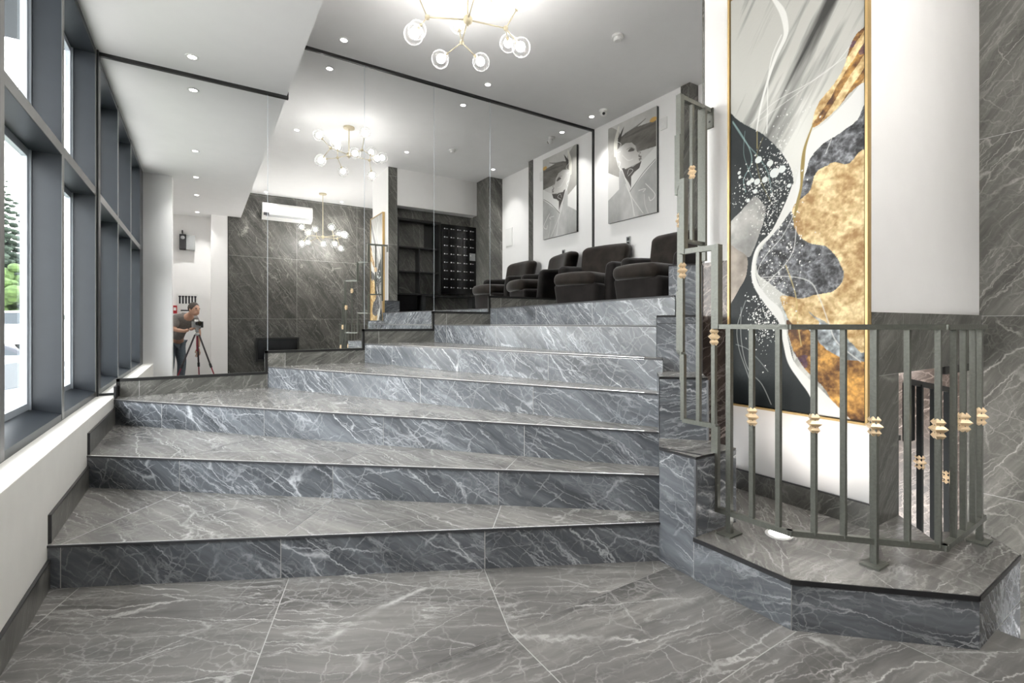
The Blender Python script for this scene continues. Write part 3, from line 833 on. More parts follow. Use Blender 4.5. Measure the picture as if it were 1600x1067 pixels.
for x, c in ((1.14, 0), (2.76, 1), (4.36, 2)):
    downlight(x, 2.82, ZC, 'round downlight in the high ceiling out in the room, ' + cols[c], 'high ceiling downlights')
downlight(1.14, -1.0, ZC, 'downlight washing the dark marble wall above the white air conditioner', 'high ceiling downlights')
downlight(2.66, -1.0, ZC, 'downlight washing the dark marble wall behind the small chandelier', 'high ceiling downlights')
downlight(3.5, -0.85, ZC, 'added fill downlight, unseen, over the stairwell beside the bare marble side wall', 'high ceiling downlights')  # added out of view to brighten this side, no such fitting known
for y, l in ((4.765, 'soffit downlight closest to the mirrors'), (2.858, 'second soffit downlight out from the mirrors'), (1.55, 'third soffit downlight, by the white pier'),
             (0.352, 'fourth soffit downlight, over the photographer'), (-1.15, 'last soffit downlight, by the wall speaker')):
    downlight(-0.06, y, ZS, l, 'soffit downlights')
# recessed uplight in the platform
r = empty('floor_uplight', (2.30, 1.235, ZR)); tag(r, 'glowing recessed floor light below the tall canvas', 'floor light')
m = MB(); m.lathe([(0.060, ZR + 0.001), (0.060, ZR + 0.006), (0.046, ZR + 0.007)], (2.30, 1.235, 0), 24); m.build('ring', 'plastic', r)
m = MB(); m.lathe([(0.046, ZR + 0.004), (0.044, ZR + 0.0085)], (2.30, 1.235, 0), 20); m.build('lens', 'spot', r)
ld = bpy.data.lights.new('lamp', 'SPOT'); ld.energy = 10; ld.spot_size = math.radians(110); ld.spot_blend = 1.0; ld.shadow_soft_size = 0.04; ld.color = (1, 0.93, 0.86)
lo = bpy.data.objects.new('lamp', ld); COL.objects.link(lo); lo.parent = r; lo.location = (0, 0, 0.03); lo.rotation_euler = (math.radians(180), math.radians(28), 0)
# warm lamp in the stairwell
r = empty('stairwell_lamp', (3.95, 1.6, 0.93)); tag(r, 'small warm ceiling lamp down in the stairwell', 'ceiling light')
m = MB(); m.lathe([(0.05, 0.935), (0.05, 0.92), (0.03, 0.915)], (3.95, 1.6, 0), 20); m.build('lens', 'spot', r)
ld = bpy.data.lights.new('lamp', 'POINT'); ld.energy = 1.5; ld.shadow_soft_size = 0.05; ld.color = (1, 0.86, 0.78)
lo = bpy.data.objects.new('lamp', ld); COL.objects.link(lo); lo.parent = r; lo.location = (0, 0, -0.12)

# ------------------------------------------------------------------ detector, cameras, switches
r = empty('smoke_detector', (3.33, 3.31, ZC)); tag(r, 'white round smoke detector on the high ceiling', 'smoke detector')
m = MB(); m.lathe([(0.055, ZC), (0.058, ZC - 0.012), (0.05, ZC - 0.02)], (3.33, 3.31, 0), 24); m.build('base', 'plastic', r)
m = MB(); m.lathe([(0.042, ZC - 0.02), (0.042, ZC - 0.04), (0.03, ZC - 0.05)], (3.33, 3.31, 0), 24); m.build('sensor', 'plastic', r)
r = empty('security_camera', (4.33, 4.56, ZC)); tag(r, 'small white dome security camera near the portrait wall', 'security camera')
m = MB(); m.lathe([(0.05, ZC), (0.05, ZC - 0.02), (0.042, ZC - 0.03)], (4.33, 4.56, 0), 20); m.build('mount', 'plastic', r)
m = MB(); m.sphere((4.32, 4.545, ZC - 0.055), 0.043, 18, 12); m.build('ball', 'plastic', r, smooth=True)
m = MB(); dv = Vector((-0.6, -0.72, -0.35)).normalized(); c = Vector((4.32, 4.545, ZC - 0.055))
m.tube([c + dv * 0.03, c + dv * 0.047], 0.018, 16); m.build('lens', 'darkplastic', r)

def plate(name, label, cat, y0, y1, z0, z1, x, parts):
    r = empty(name, (x, (y0 + y1) / 2, z0)); tag(r, label, cat)
    m = MB(); m.box(x - 0.012, x, y0, y1, z0, z1); m.build('plate', parts[0], r, bevel=0.003)
    return r
r = plate('power_outlet', 'grey double power outlet low on the portrait wall', 'outlet', 4.40, 4.47, 2.20, 2.325, 4.66, ['greyplastic'])
for z in (2.235, 2.29):
    m = MB(); m.box(4.644, 4.65, 4.415, 4.455, z - 0.02, z + 0.02); m.build('socket', 'darkplastic', r)
r = plate('thermostat', 'white thermostat box beside the portrait near the marble pilaster', 'thermostat', 3.82, 3.92, 3.52, 3.66, 4.66, ['plastic'])
m = MB(); m.box(4.645, 4.649, 3.84, 3.90, 3.56, 3.60); m.build('dial', 'paper', r)
r = plate('wall_panel', 'white wall box beside the mailbox column, seen in the mirrors', 'wall box', 2.55, 2.78, 2.62, 2.96, 4.80, ['plastic'])
m = MB(); m.box(4.784, 4.789, 2.57, 2.76, 2.64, 2.94); m.build('lid', 'paper', r)

# ------------------------------------------------------------------ armchairs
def armchair(loc, rz, label):
    r = empty('armchair', loc, rz); tag(r, label, 'armchair', 'brown velvet armchairs on the landing')
    # local axes: +x is forward, y across, z up
    W, D_ = 0.80, 0.80
    def base_def(a, b, d, p):
        k = 1 - 0.10 * (1 - d) / 2
        q = Vector((p.x * (k if p.x > 0 else 1), p.y * k * (1 + 0.08 * max(0.0, min(1.0, p.x / 0.12))), p.z))
        if a > 0: q.x += 0.05 * (1 - b * b) 
        return q
    m = MB(); m.rbox((0.04, 0, 0.145), (0.66, 0.60, 0.29), 0.045, deform=base_def); o = m.build('base', 'velvetdark', r, smooth=True, world=False)
    def seat_def(a, b, d, p):
        q = p.copy()
        if a > 0: q.x += 0.06 * (1 - b * b)
        q.y *= 1.0 + 0.05 * max(0.0, min(1.0, (p.x - 0.02) / 0.12))
        if d > 0: q.z += 0.018 * (1 - b * b) * (1 - a * a)
        return q
    m = MB(); m.rbox((0.09, 0, 0.345), (0.66, 0.56, 0.15), 0.065, deform=seat_def); m.build('seat_cushion', 'velvet', r, smooth=True, world=False)
    for s in (-1, 1):
        def arm_def(a, b, d, p):
            q = p.copy(); h = (d + 1) / 2
            q.y += s * 0.035 * h
            if a > 0: q.x -= 0.035 * h * h
            q.z += -0.03 * h * (a + 1) / 2 
            return q
        m = MB(); m.rbox((-0.08, s * 0.325, 0.295), (0.54, 0.13, 0.57), 0.055, deform=arm_def); m.build('armrest', 'velvetdark', r, smooth=True, world=False)
    def back_def(a, b, d, p):
        q = p.copy(); h = (d + 1) / 2
        q.x -= 0.14 * h; q.y *= 0.94 + 0.12 * h
        q.x += 0.05 * b * b * (1 if a > 0 else 0.5)
        q.z -= 0.02 * b * b * h
        return q
    m = MB(); m.rbox((-0.27, 0, 0.505), (0.19, 0.66, 0.69), 0.075, deform=back_def); m.build('backrest', 'velvet', r, smooth=True, world=False)
    for x in (-0.24, 0.26):
        for y in (-0.2, 0.2):
            m = MB(); m.lathe([(0.018, 0.0), (0.022, 0.03)], (x, y, 0), 10); m.build('foot', 'black', r, world=False)
    return r
armchair((4.125, 4.56, 7 * ZR), math.radians(180 + 14), 'brown velvet armchair turned out from the mirrors, nearest the mirror corner')
armchair((4.14, 3.51, 7 * ZR), math.radians(180 + 1), 'brown velvet armchair between the power outlet and the marble pilaster')

# ------------------------------------------------------------------ mailboxes and open shelves in the niche
r = empty('mailbox_unit', (4.15, 1.74, 1.73)); tag(r, 'black mailbox panel with rows of white locks, seen in the mirrors', 'mailboxes')
yb = 1.735; yf = 1.93
m = MB(); m.box(3.78, 4.50, yb + 0.005, yf, 1.76, 3.06); m.build('cabinet', 'blackgloss', r)
for i in range(5):
    for j in range(8):
        x0 = 3.80 + i * 0.137; z0 = 1.79 + j * 0.157
        m = MB(); m.box(x0 + 0.004, x0 + 0.133, yf, yf + 0.012, z0 + 0.004, z0 + 0.153); o = m.build('mailbox_door', 'blackgloss', r)
        m = MB(); m.lathe([(0.011, yf + 0.012), (0.011, yf + 0.018)], (x0 + 0.025, 0, z0 + 0.085), 10, 0, 'Y'); m.build('lock', 'paper', o)
        m = MB(); m.box(x0 + 0.052, x0 + 0.094, yf + 0.012, yf + 0.0145, z0 + 0.078, z0 + 0.09); m.build('name_plate', 'greyplastic', o)
n_ = MB(); n_.box(4.352, 4.475, yf + 0.0125, yf + 0.016, 2.41, 2.55); tag(n_.build('notice', 'greyplastic'), 'grey notice stuck on the black mailbox panel', 'notice')
r = empty('shelf_unit', (3.35, 1.74, 1.386)); tag(r, 'black open shelf unit with four cubbies beside the mailboxes, seen in the mirrors', 'shelves')
m = MB()
m.box(2.92, 2.95, yb + 0.004, yf, 1.72, 3.08); m.box(3.72, 3.76, yb + 0.004, yf, 1.72, 3.08); m.box(2.95, 3.72, yb + 0.004, yf, 3.04, 3.08)
m.build('case', 'blackmat', r)
for z in (1.72, 2.12, 2.56):
    m = MB(); m.box(2.95, 3.72, yb + 0.004, yf - 0.01, z, z + 0.022); m.build('shelf', 'blackmat', r)
m = MB(); m.box(3.33, 3.352, yb + 0.004, yf - 0.012, 1.742, 2.56); m.build('divider', 'blackmat', r)
m = MB(); m.box(3.50, 3.72, yb + 0.004, yb + 0.03, 2.59, 3.04); m.build('back_panel', 'blackgloss', r)
m = MB(); m.box(2.92, 3.30, yb + 0.005, yf - 0.03, 1.39, 1.718); m.build('lower_cupboard', 'blackgloss', r)
r = empty('console_table', (3.9, 1.9, 1.386)); tag(r, 'narrow black console table under the mailboxes', 'table')
m = MB(); m.box(3.38, 4.48, yb + 0.02, yf + 0.02, 1.69, 1.715); m.build('table_top', 'blackmat', r)
for x in (3.42, 4.44):
    m = MB(); m.box(x - 0.03, x + 0.03, yb + 0.03, yf + 0.01, 1.387, 1.69); m.build('leg', 'steel', r)

# ------------------------------------------------------------------ air conditioner and black panel on the far marble wall (seen in the mirrors)
yw = -1.25
r = empty('air_conditioner', (1.57, yw, 3.38)); tag(r, 'white split air conditioner high on the dark marble wall', 'air conditioner')
m = MB(); m.mesh([(1.08, yw, 3.40), (1.08, yw + 0.16, 3.44), (1.08, yw + 0.20, 3.50), (1.08, yw + 0.21, 3.68), (1.08, yw + 0.17, 3.73), (1.08, yw, 3.73)] +
                 [(2.06, yw, 3.40), (2.06, yw + 0.16, 3.44), (2.06, yw + 0.20, 3.50), (2.06, yw + 0.21, 3.68), (2.06, yw + 0.17, 3.73), (2.06, yw, 3.73)],
                 [[0, 1, 7, 6], [1, 2, 8, 7], [2, 3, 9, 8], [3, 4, 10, 9], [4, 5, 11, 10], [5, 0, 6, 11], [5, 4, 3, 2, 1, 0], [6, 7, 8, 9, 10, 11]])
m.build('casing', 'plastic', r)
m = MB(); m.bar((1.14, yw + 0.182, 3.466), (2.0, yw + 0.182, 3.466), 0.02, 0.045); m.build('louvre', 'greyplastic', r)
m = MB(); m.box(1.10, 1.20, yw + 0.2, yw + 0.214, 3.46, 3.52); m.build('display', 'darkplastic', r)
r = empty('black_panel', (1.38, yw, 0.4)); tag(r, 'plain black oblong panel fixed low on the dark marble wall', 'wall panel')
m = MB(); m.box(0.96, 1.80, yw + 0.002, yw + 0.10, 0.40, 0.90); m.build('casing', 'blackmat', r)
m = MB(); m.box(1.0, 1.76, yw + 0.10, yw + 0.106, 0.45, 0.86); m.build('front_glass', 'blackgloss', r)

# entry wall: speaker, notice board, red call point
yw = -1.615
r = empty('wall_speaker', (-0.24, yw, 2.66)); tag(r, 'grey and black wall speaker above the notice board', 'speaker')
m = MB(); m.box(-0.25, -0.10, yw, yw + 0.12, 2.68, 2.98); m.build('case', 'greyplastic', r, bevel=0.01)
m = MB(); m.box(-0.36, -0.25, yw, yw + 0.13, 2.68, 2.99); m.build('front', 'darkplastic', r, bevel=0.01)
m = MB(); m.lathe([(0.035, yw + 0.13), (0.035, yw + 0.14), (0.018, yw + 0.145)], (-0.305, 0, 2.92), 18, 0, 'Y'); m.build('dial', 'greyplastic', r)
m = MB(); m.box(-0.325, -0.30, yw, yw + 0.04, 3.02, 3.08); m.bar((-0.312, yw + 0.02, 2.98), (-0.312, yw + 0.02, 3.03), 0.012); m.build('bracket', 'darkplastic', r)
r = empty('notice_board', (-0.22, yw, 1.1)); tag(r, 'white notice sheet with a row of dark marks behind the photographer', 'notice board')
m = MB(); m.box(-0.41, -0.05, yw, yw + 0.014, 1.15, 1.80); m.build('sheet', 'paper', r)
m = MB()
for i in range(6):
    x = -0.37 + i * 0.052
    m.box(x, x + 0.03, yw + 0.0145, yw + 0.016, 1.60, 1.75); m.box(x - 0.006, x + 0.036, yw + 0.0145, yw + 0.0162, 1.73, 1.76)
for i in range(3): m.box(-0.34 + i * 0.02, -0.14, yw + 0.0145, yw + 0.016, 1.45 - 0.06 * i, 1.475 - 0.06 * i)
m.build('print', 'ink', r)
r = empty('call_point', (-0.44, yw, 1.4)); tag(r, 'small red alarm call point by the notice board', 'alarm')
m = MB(); m.box(-0.47, -0.40, yw, yw + 0.05, 1.40, 1.56); m.build('case', 'red', r, bevel=0.006)
m = MB(); m.box(-0.455, -0.415, yw + 0.05, yw + 0.053, 1.46, 1.52); m.build('button', 'paper', r)

# ------------------------------------------------------------------ painted canvases (colour laid on a fine grid)
def vnoise(x, y, seed=0):
    xi, yi = np.floor(x).astype(int), np.floor(y).astype(int); fx, fy = x - xi, y - yi
    fx = fx * fx * (3 - 2 * fx); fy = fy * fy * (3 - 2 * fy)
    def h(a, b):
        n = (a * 374761393 + b * 668265263 + seed * 144665) & 0xffffffff
        n = ((n ^ (n >> 13)) * 1274126177) & 0xffffffff
        return ((n ^ (n >> 16)) & 0xffff) / 65535.0
    return (h(xi, yi) * (1 - fx) + h(xi + 1, yi) * fx) * (1 - fy) + (h(xi, yi + 1) * (1 - fx) + h(xi + 1, yi + 1) * fx) * fy
def fbm(x, y, seed=0, o=5):
    t = 0; a = 0.5; s = 0
    for i in range(o):
        t = t + a * vnoise(x * 2 ** i, y * 2 ** i, seed + i); s += a; a *= 0.55
    return t / s
def inside(px, py, poly):
    r = np.zeros(px.shape, bool); n = len(poly)
    for i in range(n):
        x0, y0 = poly[i]; x1, y1 = poly[(i + 1) % n]
        c = (y0 > py) != (y1 > py)
        with np.errstate(divide='ignore', invalid='ignore'):
            r ^= c & (px < (x1 - x0) * (py - y0) / (y1 - y0 + 1e-12) + x0)
    return r
def smooth_pts(pts, n=6, closed=False):
    P = [np.array(p, float) for p in pts]; out = []
    N = len(P); rng = range(N if closed else N - 1)
    for i in rng:
        p0 = P[(i - 1) % N] if closed or i > 0 else P[i]; p1 = P[i]; p2 = P[(i + 1) % N]
        p3 = P[(i + 2) % N] if closed or i + 2 < N else p2
        for k in range(n):
            t = k / n
            out.append(0.5 * ((2 * p1) + (-p0 + p2) * t + (2 * p0 - 5 * p1 + 4 * p2 - p3) * t * t + (-p0 + 3 * p1 - 3 * p2 + p3) * t ** 3))
    if not closed: out.append(P[-1])
    return out
class Canvas:
    def __init__(self, w, h, nx, ny):
        self.w, self.h, self.nx, self.ny = w, h, nx, ny
        s, t = np.meshgrid(np.linspace(0, 1, nx), np.linspace(0, 1, ny))
        self.x, self.y = s * w, t * h          # metres from lower edge corner
        self.c = np.zeros((ny, nx, 3))
    def fill(self, mask, col):
        col = np.array(col, float) / 255 if not isinstance(col, np.ndarray) else col
        if col.ndim == 1: self.c[mask] = col
        else: self.c[mask] = col[mask]
    def poly(self, pts, col, smooth=True, warp=0.0, alpha=1.0):
        P = [(a * self.w, b * self.h) for a, b in pts]
        if smooth: P = smooth_pts(P, 5, True)
        px, py = self.x, self.y
        if warp:
            px = px + (fbm(self.x * 9, self.y * 9, 3) - 0.5) * warp; py = py + (fbm(self.x * 9, self.y * 9, 11) - 0.5) * warp
        k = inside(px, py, P)
        if alpha < 1:
            col = self.c * (1 - alpha) + (np.array(col, float) / 255 if not isinstance(col, np.ndarray) else col) * alpha
        self.fill(k, col); return k
    def stroke(self, pts, wd, col, alpha=1.0):
        """pts in 0..1; wd metres, one number or one per point"""
        P = [(a * self.w, b * self.h) for a, b in pts]
        ws = wd if isinstance(wd, (list, tuple)) else [wd] * len(P)
        Q = smooth_pts([(a, b, c) for (a, b), c in zip(P, ws)], 6)
        best = np.full(self.x.shape, 9.0)
        for i in range(len(Q) - 1):
            a, b = Q[i], Q[i + 1]; d = b[:2] - a[:2]; l2 = d @ d + 1e-12
            t = np.clip(((self.x - a[0]) * d[0] + (self.y - a[1]) * d[1]) / l2, 0, 1)
            ds = np.hypot(self.x - a[0] - t * d[0], self.y - a[1] - t * d[1]) - (a[2] + (b[2] - a[2]) * t) / 2
            best = np.minimum(best, ds)
        px = self.w / self.nx
        k = np.clip(0.5 - best / px, 0, 1)[..., None] * alpha
        self.c = self.c * (1 - k) + np.array(col) / 255 * k
    def dot(self, s, t, r, col):
        k = np.hypot(self.x - s * self.w, self.y - t * self.h) < r
        self.fill(k, col)
    def build(self, name, parent, mat, to3d):
        """front face as a grid with colours, plus the edges of the stretched canvas"""
        nx, ny = self.nx, self.ny
        co = np.stack(to3d(self.x, self.y), -1).reshape(-1, 3) - np.array(parent.location)
        i, j = np.meshgrid(np.arange(nx - 1), np.arange(ny - 1)); a = (j * nx + i).ravel()
        f = np.stack([a, a + 1, a + nx + 1, a + nx], -1)
        me = bpy.data.meshes.new(name); me.from_pydata(co.tolist(), [], f.tolist())
        at = me.color_attributes.new('paint', 'FLOAT_COLOR', 'POINT')
        c = np.clip(self.c, 0, 1).reshape(-1, 3); c = np.where(c <= 0.04045, c / 12.92, ((c + 0.055) / 1.055) ** 2.4)
        at.data.foreach_set('color', np.concatenate([c, np.ones((len(c), 1))], 1).ravel().astype(np.float32))
        me.materials.append(mat); me.polygons.foreach_set('use_smooth', [True] * len(me.polygons)); me.update()
        o = bpy.data.objects.new(name, me); COL.objects.link(o); o.parent = parent; return o

# tall abstract canvas: marble greys, charcoal, gold leaf, white flow
Y0, Y1, Z0, Z1 = 1.750, 1.046, 0.722, 3.163
cv = Canvas(Y0 - Y1, Z1 - Z0, 250, 800)
X_, Y_ = cv.x, cv.y
u = X_ * 0.75 + Y_ * 0.5
v = -X_ * 1.0 + Y_ * 0.62
st_ = fbm(v * 6.5, u * 1.0, 2, 6); st2 = fbm(v * 22, u * 1.6, 9, 5)
g = 0.74 - np.clip(st_ - 0.52, 0, 1) * 1.9 - np.clip(st2 - 0.58, 0, 1) * 0.7 + (Y_ / cv.h - 0.75) * -0.1
g = g + 0.16 * np.clip(1 - np.hypot((X_ - 0.5 * cv.w) / 0.30, (Y_ - 0.60 * cv.h) / 0.5), 0, 1)
g = np.clip(g, 0.24, 0.88)
cv.c[:] = np.stack([g * 1.0, g * 1.0, g * 0.97], -1)
rockn = fbm(X_ * 14 + 3, Y_ * 14, 21, 6); rock2 = fbm(X_ * 40, Y_ * 40, 31, 4)
ridge = np.abs(rockn - 0.5) * 2
rg1 = 1 - np.abs(2 * fbm(X_ * 16, Y_ * 16, 23, 5) - 1); rg2 = 1 - np.abs(2 * fbm(X_ * 34 + 7, Y_ * 34, 27, 4) - 1)
rock = np.clip(0.20 + (rock2 - 0.5) * 0.45 + (rg1 ** 5) * 0.22 + (rg2 ** 6) * 0.2 - (1 - rg1) * 0.12, 0.1, 0.85)
rockc = np.stack([rock * 0.98, rock * 0.99, rock * 1.02], -1)
gn = fbm(X_ * 11, Y_ * 11, 41, 6); gn2 = fbm(X_ * 45, Y_ * 45, 47, 4)
gl = np.clip(0.52 + (gn - 0.5) * 1.5 + (gn2 - 0.5) * 1.2 + (rg2 ** 4 - 0.35) * 0.22 + (rg1 ** 3 - 0.4) * 0.12, 0, 1)[..., None]
goldc = (np.array([160, 122, 72]) * (1 - gl) + np.array([250, 230, 180]) * gl) / 255
gb = np.clip(0.36 + (gn - 0.5) * 1.8 + (gn2 - 0.5) * 1.2 + (rg1 ** 4 - 0.3) * 0.35, 0, 1)[..., None]
bronze = (np.array([84, 56, 34]) * (1 - gb) + np.array([226, 172, 92]) * gb) / 255
pn = fbm(X_ * 7 + 5, Y_ * 7, 61, 5)[..., None]
bronze = np.where(pn > 0.62, bronze * 0.45 + np.array([70, 52, 96]) / 255 * 0.55, bronze)
palen = np.clip(0.70 + (fbm(X_ * 8, Y_ * 8, 71, 5) - 0.5) * 0.7, 0, 1)[..., None]
pale = np.array([214, 212, 206]) / 255 * palen + 0.06
pale2 = pale * np.array([0.95, 0.9, 0.86])
lightr = np.clip(0.66 + (rock2 - 0.5) * 0.9, 0.2, 0.95)[..., None] * np.array([0.92, 0.96, 0.98])
A_ = {'whiteband':[(0.488,0.448),(0.546,0.509),(0.63,0.601),(0.754,0.623),(0.92,0.658),(1.029,0.687),(1.029,0.614),(0.88,0.591),(0.732,0.574),(0.648,0.551),(0.602,0.505),(0.55,0.445)],'rocktop':[(1.044,0.634),(0.96,0.609),(0.86,0.593),(0.732,0.578),(0.652,0.554),(0.607,0.512),(0.541,0.453),(0.63,0.454),(1.044,0.48)],'dark':[(-0.024,-0.02),(-0.036,0.204),(-0.036,0.526),(-0.03,0.711),(-0.005,0.721),(0.048,0.703),(0.129,0.679),(0.284,0.642),(0.393,0.602),(0.473,0.565),(0.522,0.525),(0.517,0.49),(0.438,0.437),(0.3,0.391),(0.235,0.364),(0.219,0.318),(0.3,0.261),(0.418,0.218),(0.488,0.16),(0.55,0.097),(0.688,0.052),(0.788,0.008),(0.754,-0.025),(0.326,-0.053),(0.018,-0.063)],'blob':[(0.512,0.447),(0.531,0.417),(0.574,0.39),(0.648,0.371),(0.754,0.359),(0.831,0.333),(0.864,0.306),(0.855,0.28),(0.797,0.262),(0.688,0.258),(0.583,0.251),(0.453,0.265),(0.326,0.293),(0.235,0.318),(0.246,0.363),(0.342,0.397),(0.438,0.422)],'gold':[(1.044,0.516),(0.88,0.521),(0.797,0.53),(0.693,0.517),(0.648,0.484),(0.541,0.463),(0.522,0.429),(0.565,0.393),(0.63,0.373),(0.746,0.361),(0.822,0.336),(0.864,0.308),(0.86,0.282),(0.805,0.265),(0.693,0.258),(0.574,0.249),(0.63,0.22),(0.746,0.2),(0.872,0.179),(1.044,0.16)],'gold2':[(0.428,0.259),(0.574,0.249),(0.643,0.217),(0.711,0.196),(0.63,0.186),(0.517,0.196),(0.458,0.225)],'rightlow':[(0.453,0.233),(0.63,0.21),(0.746,0.196),(0.88,0.179),(1.044,0.157),(1.044,0.089),(0.839,0.11),(0.666,0.141),(0.527,0.175)],'bronze':[(0.478,0.203),(0.63,0.186),(0.732,0.149),(0.88,0.124),(1.044,0.108),(1.044,-0.012),(0.872,-0.011),(0.754,0.054),(0.583,0.105),(0.507,0.146)],'goldstreak':[(1.044,0.783),(0.964,0.78),(0.912,0.757),(0.864,0.718),(0.771,0.686),(0.697,0.662),(0.666,0.622),(0.754,0.629),(0.847,0.646),(0.944,0.669),(1.044,0.692)],'pale':[(-0.024,0.439),(0.095,0.471),(0.208,0.499),(0.273,0.482),(0.305,0.465),(0.278,0.427),(0.208,0.375),(0.163,0.355),(0.077,0.374),(-0.024,0.384)],'palelow':[(-0.024,0.384),(0.077,0.374),(0.152,0.353),(0.141,0.313),(0.077,0.28),(0.007,0.249),(-0.024,0.246)],'seam':[(0.666,0.625),(0.611,0.582),(0.593,0.544),(0.583,0.499),(0.555,0.462),(0.527,0.425)],'flow':[(0.527,0.503),(0.493,0.463),(0.367,0.408),(0.24,0.374),(0.202,0.327),(0.224,0.289),(0.305,0.252),(0.393,0.224),(0.438,0.196),(0.468,0.153),(0.507,0.109),(0.597,0.074),(0.688,0.045),(0.831,-0.015)],'floww':[0.02,0.05,0.022,0.018,0.024,0.03,0.036,0.05,0.03,0.032,0.034,0.045,0.07,0.14],'strands':[([(0.357,0.953),(0.438,0.906),(0.468,0.866),(0.458,0.842),(0.388,0.808),(0.326,0.764),(0.267,0.71),(0.23,0.654)],[0.014,0.03,0.028,0.024,0.02,0.015,0.012,0.008],[226,226,222],0.95),([(0.433,0.853),(0.357,0.812),(0.326,0.756),(0.321,0.682),(0.315,0.641)],[0.006,0.006,0.006,0.006,0.006],[226,226,222],0.8),([(0.912,0.761),(0.797,0.733),(0.62,0.718),(0.378,0.706),(0.174,0.674)],[0.004,0.004,0.004,0.004,0.004],[226,226,222],0.7),([(0.88,0.742),(0.732,0.728),(0.527,0.703),(0.246,0.675)],[0.004,0.004,0.004,0.004],[226,226,222],0.6),([(0.018,0.698),(0.106,0.654),(0.174,0.613),(0.185,0.581),(0.118,0.547),(0.135,0.515)],[0.006,0.006,0.006,0.006,0.006,0.006],[150,178,176],0.8),([(0.018,0.695),(0.135,0.636),(0.246,0.591),(0.326,0.547),(0.352,0.501)],[0.005,0.005,0.005,0.005,0.005],[150,178,176],0.7),([(0.129,0.663),(0.118,0.61),(0.163,0.567),(0.208,0.533)],[0.004,0.004,0.004,0.004],[150,178,176],0.6),([(0.235,0.653),(0.235,0.612)],[0.005,0.005],[190,170,110],0.8),([(0.284,0.633),(0.23,0.593),(0.262,0.537),(0.347,0.479)],[0.003,0.003,0.003,0.003],[190,170,110],0.7),([(0.527,0.439),(0.438,0.393),(0.305,0.354),(0.24,0.318),(0.284,0.3),(0.403,0.299)],[0.004,0.004,0.004,0.004,0.004,0.004],[226,226,222],0.8),([(0.546,0.41),(0.527,0.361),(0.453,0.327),(0.352,0.3),(0.273,0.276)],[0.005,0.005,0.005,0.005,0.005],[226,226,222],0.8),([(0.273,0.304),(0.478,0.302),(0.643,0.287),(0.711,0.251),(0.776,0.196),(0.831,0.156),(0.979,0.119)],[0.006,0.006,0.006,0.006,0.006,0.006,0.006],[226,226,222],0.75),([(0.468,0.327),(0.541,0.26),(0.555,0.203),(0.583,0.147)],[0.006,0.006,0.006,0.006],[200,180,120],0.8),([(0.135,0.251),(0.06,0.188),(0.077,0.133),(0.163,0.065),(0.208,0.013)],[0.004,0.004,0.004,0.004,0.004],[226,226,222],0.6),([(0.095,0.235),(0.095,0.157),(0.152,0.088),(0.273,0.053),(0.352,0.008)],[0.004,0.004,0.004,0.004,0.004],[226,226,222],0.6),([(0.048,0.144),(0.152,0.134),(0.246,0.11),(0.326,0.084)],[0.004,0.004,0.004,0.004],[226,226,222],0.5),([(0.839,0.615),(0.788,0.579),(0.754,0.555)],[0.005,0.005,0.005],[226,226,222],0.7)],'dots':[(0.246,0.584,0.02),(0.342,0.568,0.018),(0.378,0.543,0.026),(0.438,0.547,0.02),(0.077,0.566,0.01),(0.083,0.555,0.009),(0.163,0.535,0.014),(0.191,0.539,0.014),(0.235,0.533,0.018),(0.3,0.533,0.017),(0.219,0.511,0.013),(0.493,0.506,0.011),(0.157,0.493,0.011),(0.393,0.545,0.018)],'spray':[(0.388,0.52,0.09,0.05,420),(0.163,0.513,0.07,0.03,120),(0.352,0.441,0.07,0.04,200),(0.326,0.234,0.08,0.045,420),(0.453,0.349,0.1,0.05,150),(0.273,0.189,0.07,0.03,120),(0.527,0.661,0.1,0.03,40)]}
cv.poly(A_['whiteband'], [228, 228, 225], warp=0.01)
cv.poly(A_['rocktop'], rockc, warp=0.03)
cv.poly(A_['dark'], [34, 39, 40], warp=0.008)
k = fbm(X_ * 3, Y_ * 3, 81, 4)[..., None]
cv.poly(A_['dark'], np.clip(np.array([30, 34, 35]) / 255 + (k - 0.5) * 0.14 + np.array([0.0, 0.02, 0.025]) * (Y_[..., None] / cv.h), 0, 1), warp=0.008)
cv.poly(A_['rightlow'], lightr, warp=0.02)
cv.poly(A_['bronze'], bronze, warp=0.03)
cv.poly(A_['gold'], goldc, warp=0.035)
cv.poly(A_['gold2'], goldc, warp=0.02)
cv.poly(A_['goldstreak'], np.where(((X_ * 0.8 - Y_ * 0.6 + 0.02 * gn) * 14 % 1.0 > 0.55)[..., None], bronze, goldc), warp=0.03)
cv.poly(A_['blob'], rockc * 1.0, warp=0.02)
cv.poly(A_['pale'], pale, warp=0.015)
cv.poly(A_['palelow'], pale2, warp=0.01)
rng = np.random.RandomState(5)
cv.stroke(A_['seam'], [0.006, 0.014, 0.02, 0.012, 0.016, 0.01], [150, 128, 70])
for s_ in A_['strands']: cv.stroke(s_[0], s_[1], s_[2], s_[3])
cv.stroke(A_['flow'], A_['floww'], [226, 225, 221])
for s_, t_, r_ in A_['dots']: cv.dot(s_, t_, r_, [222, 226, 224])
for cx_, cy_, sx_, sy_, n_ in A_['spray']:
    for i in range(n_):
        cv.dot(cx_ + rng.randn() * sx_, cy_ + rng.randn() * sy_, 0.0016 + 0.0035 * rng.rand() ** 3, [226, 226, 222])
r = empty('tall_canvas', (XA, (Y0 + Y1) / 2, Z0)); tag(r, 'tall abstract canvas of grey marble, charcoal and gold leaf in a gold frame', 'painting')
cvx = XA - 0.035
cv.build('canvas', r, attr_mat('tall_canvas_paint', 0.45, 0.25), lambda x, y: (np.full_like(x, cvx), Y0 - x, Z0 + y))
m = MB()
fr0, fr1 = XA - 0.044, XA - 0.002
t = 0.011; gp = 0.006
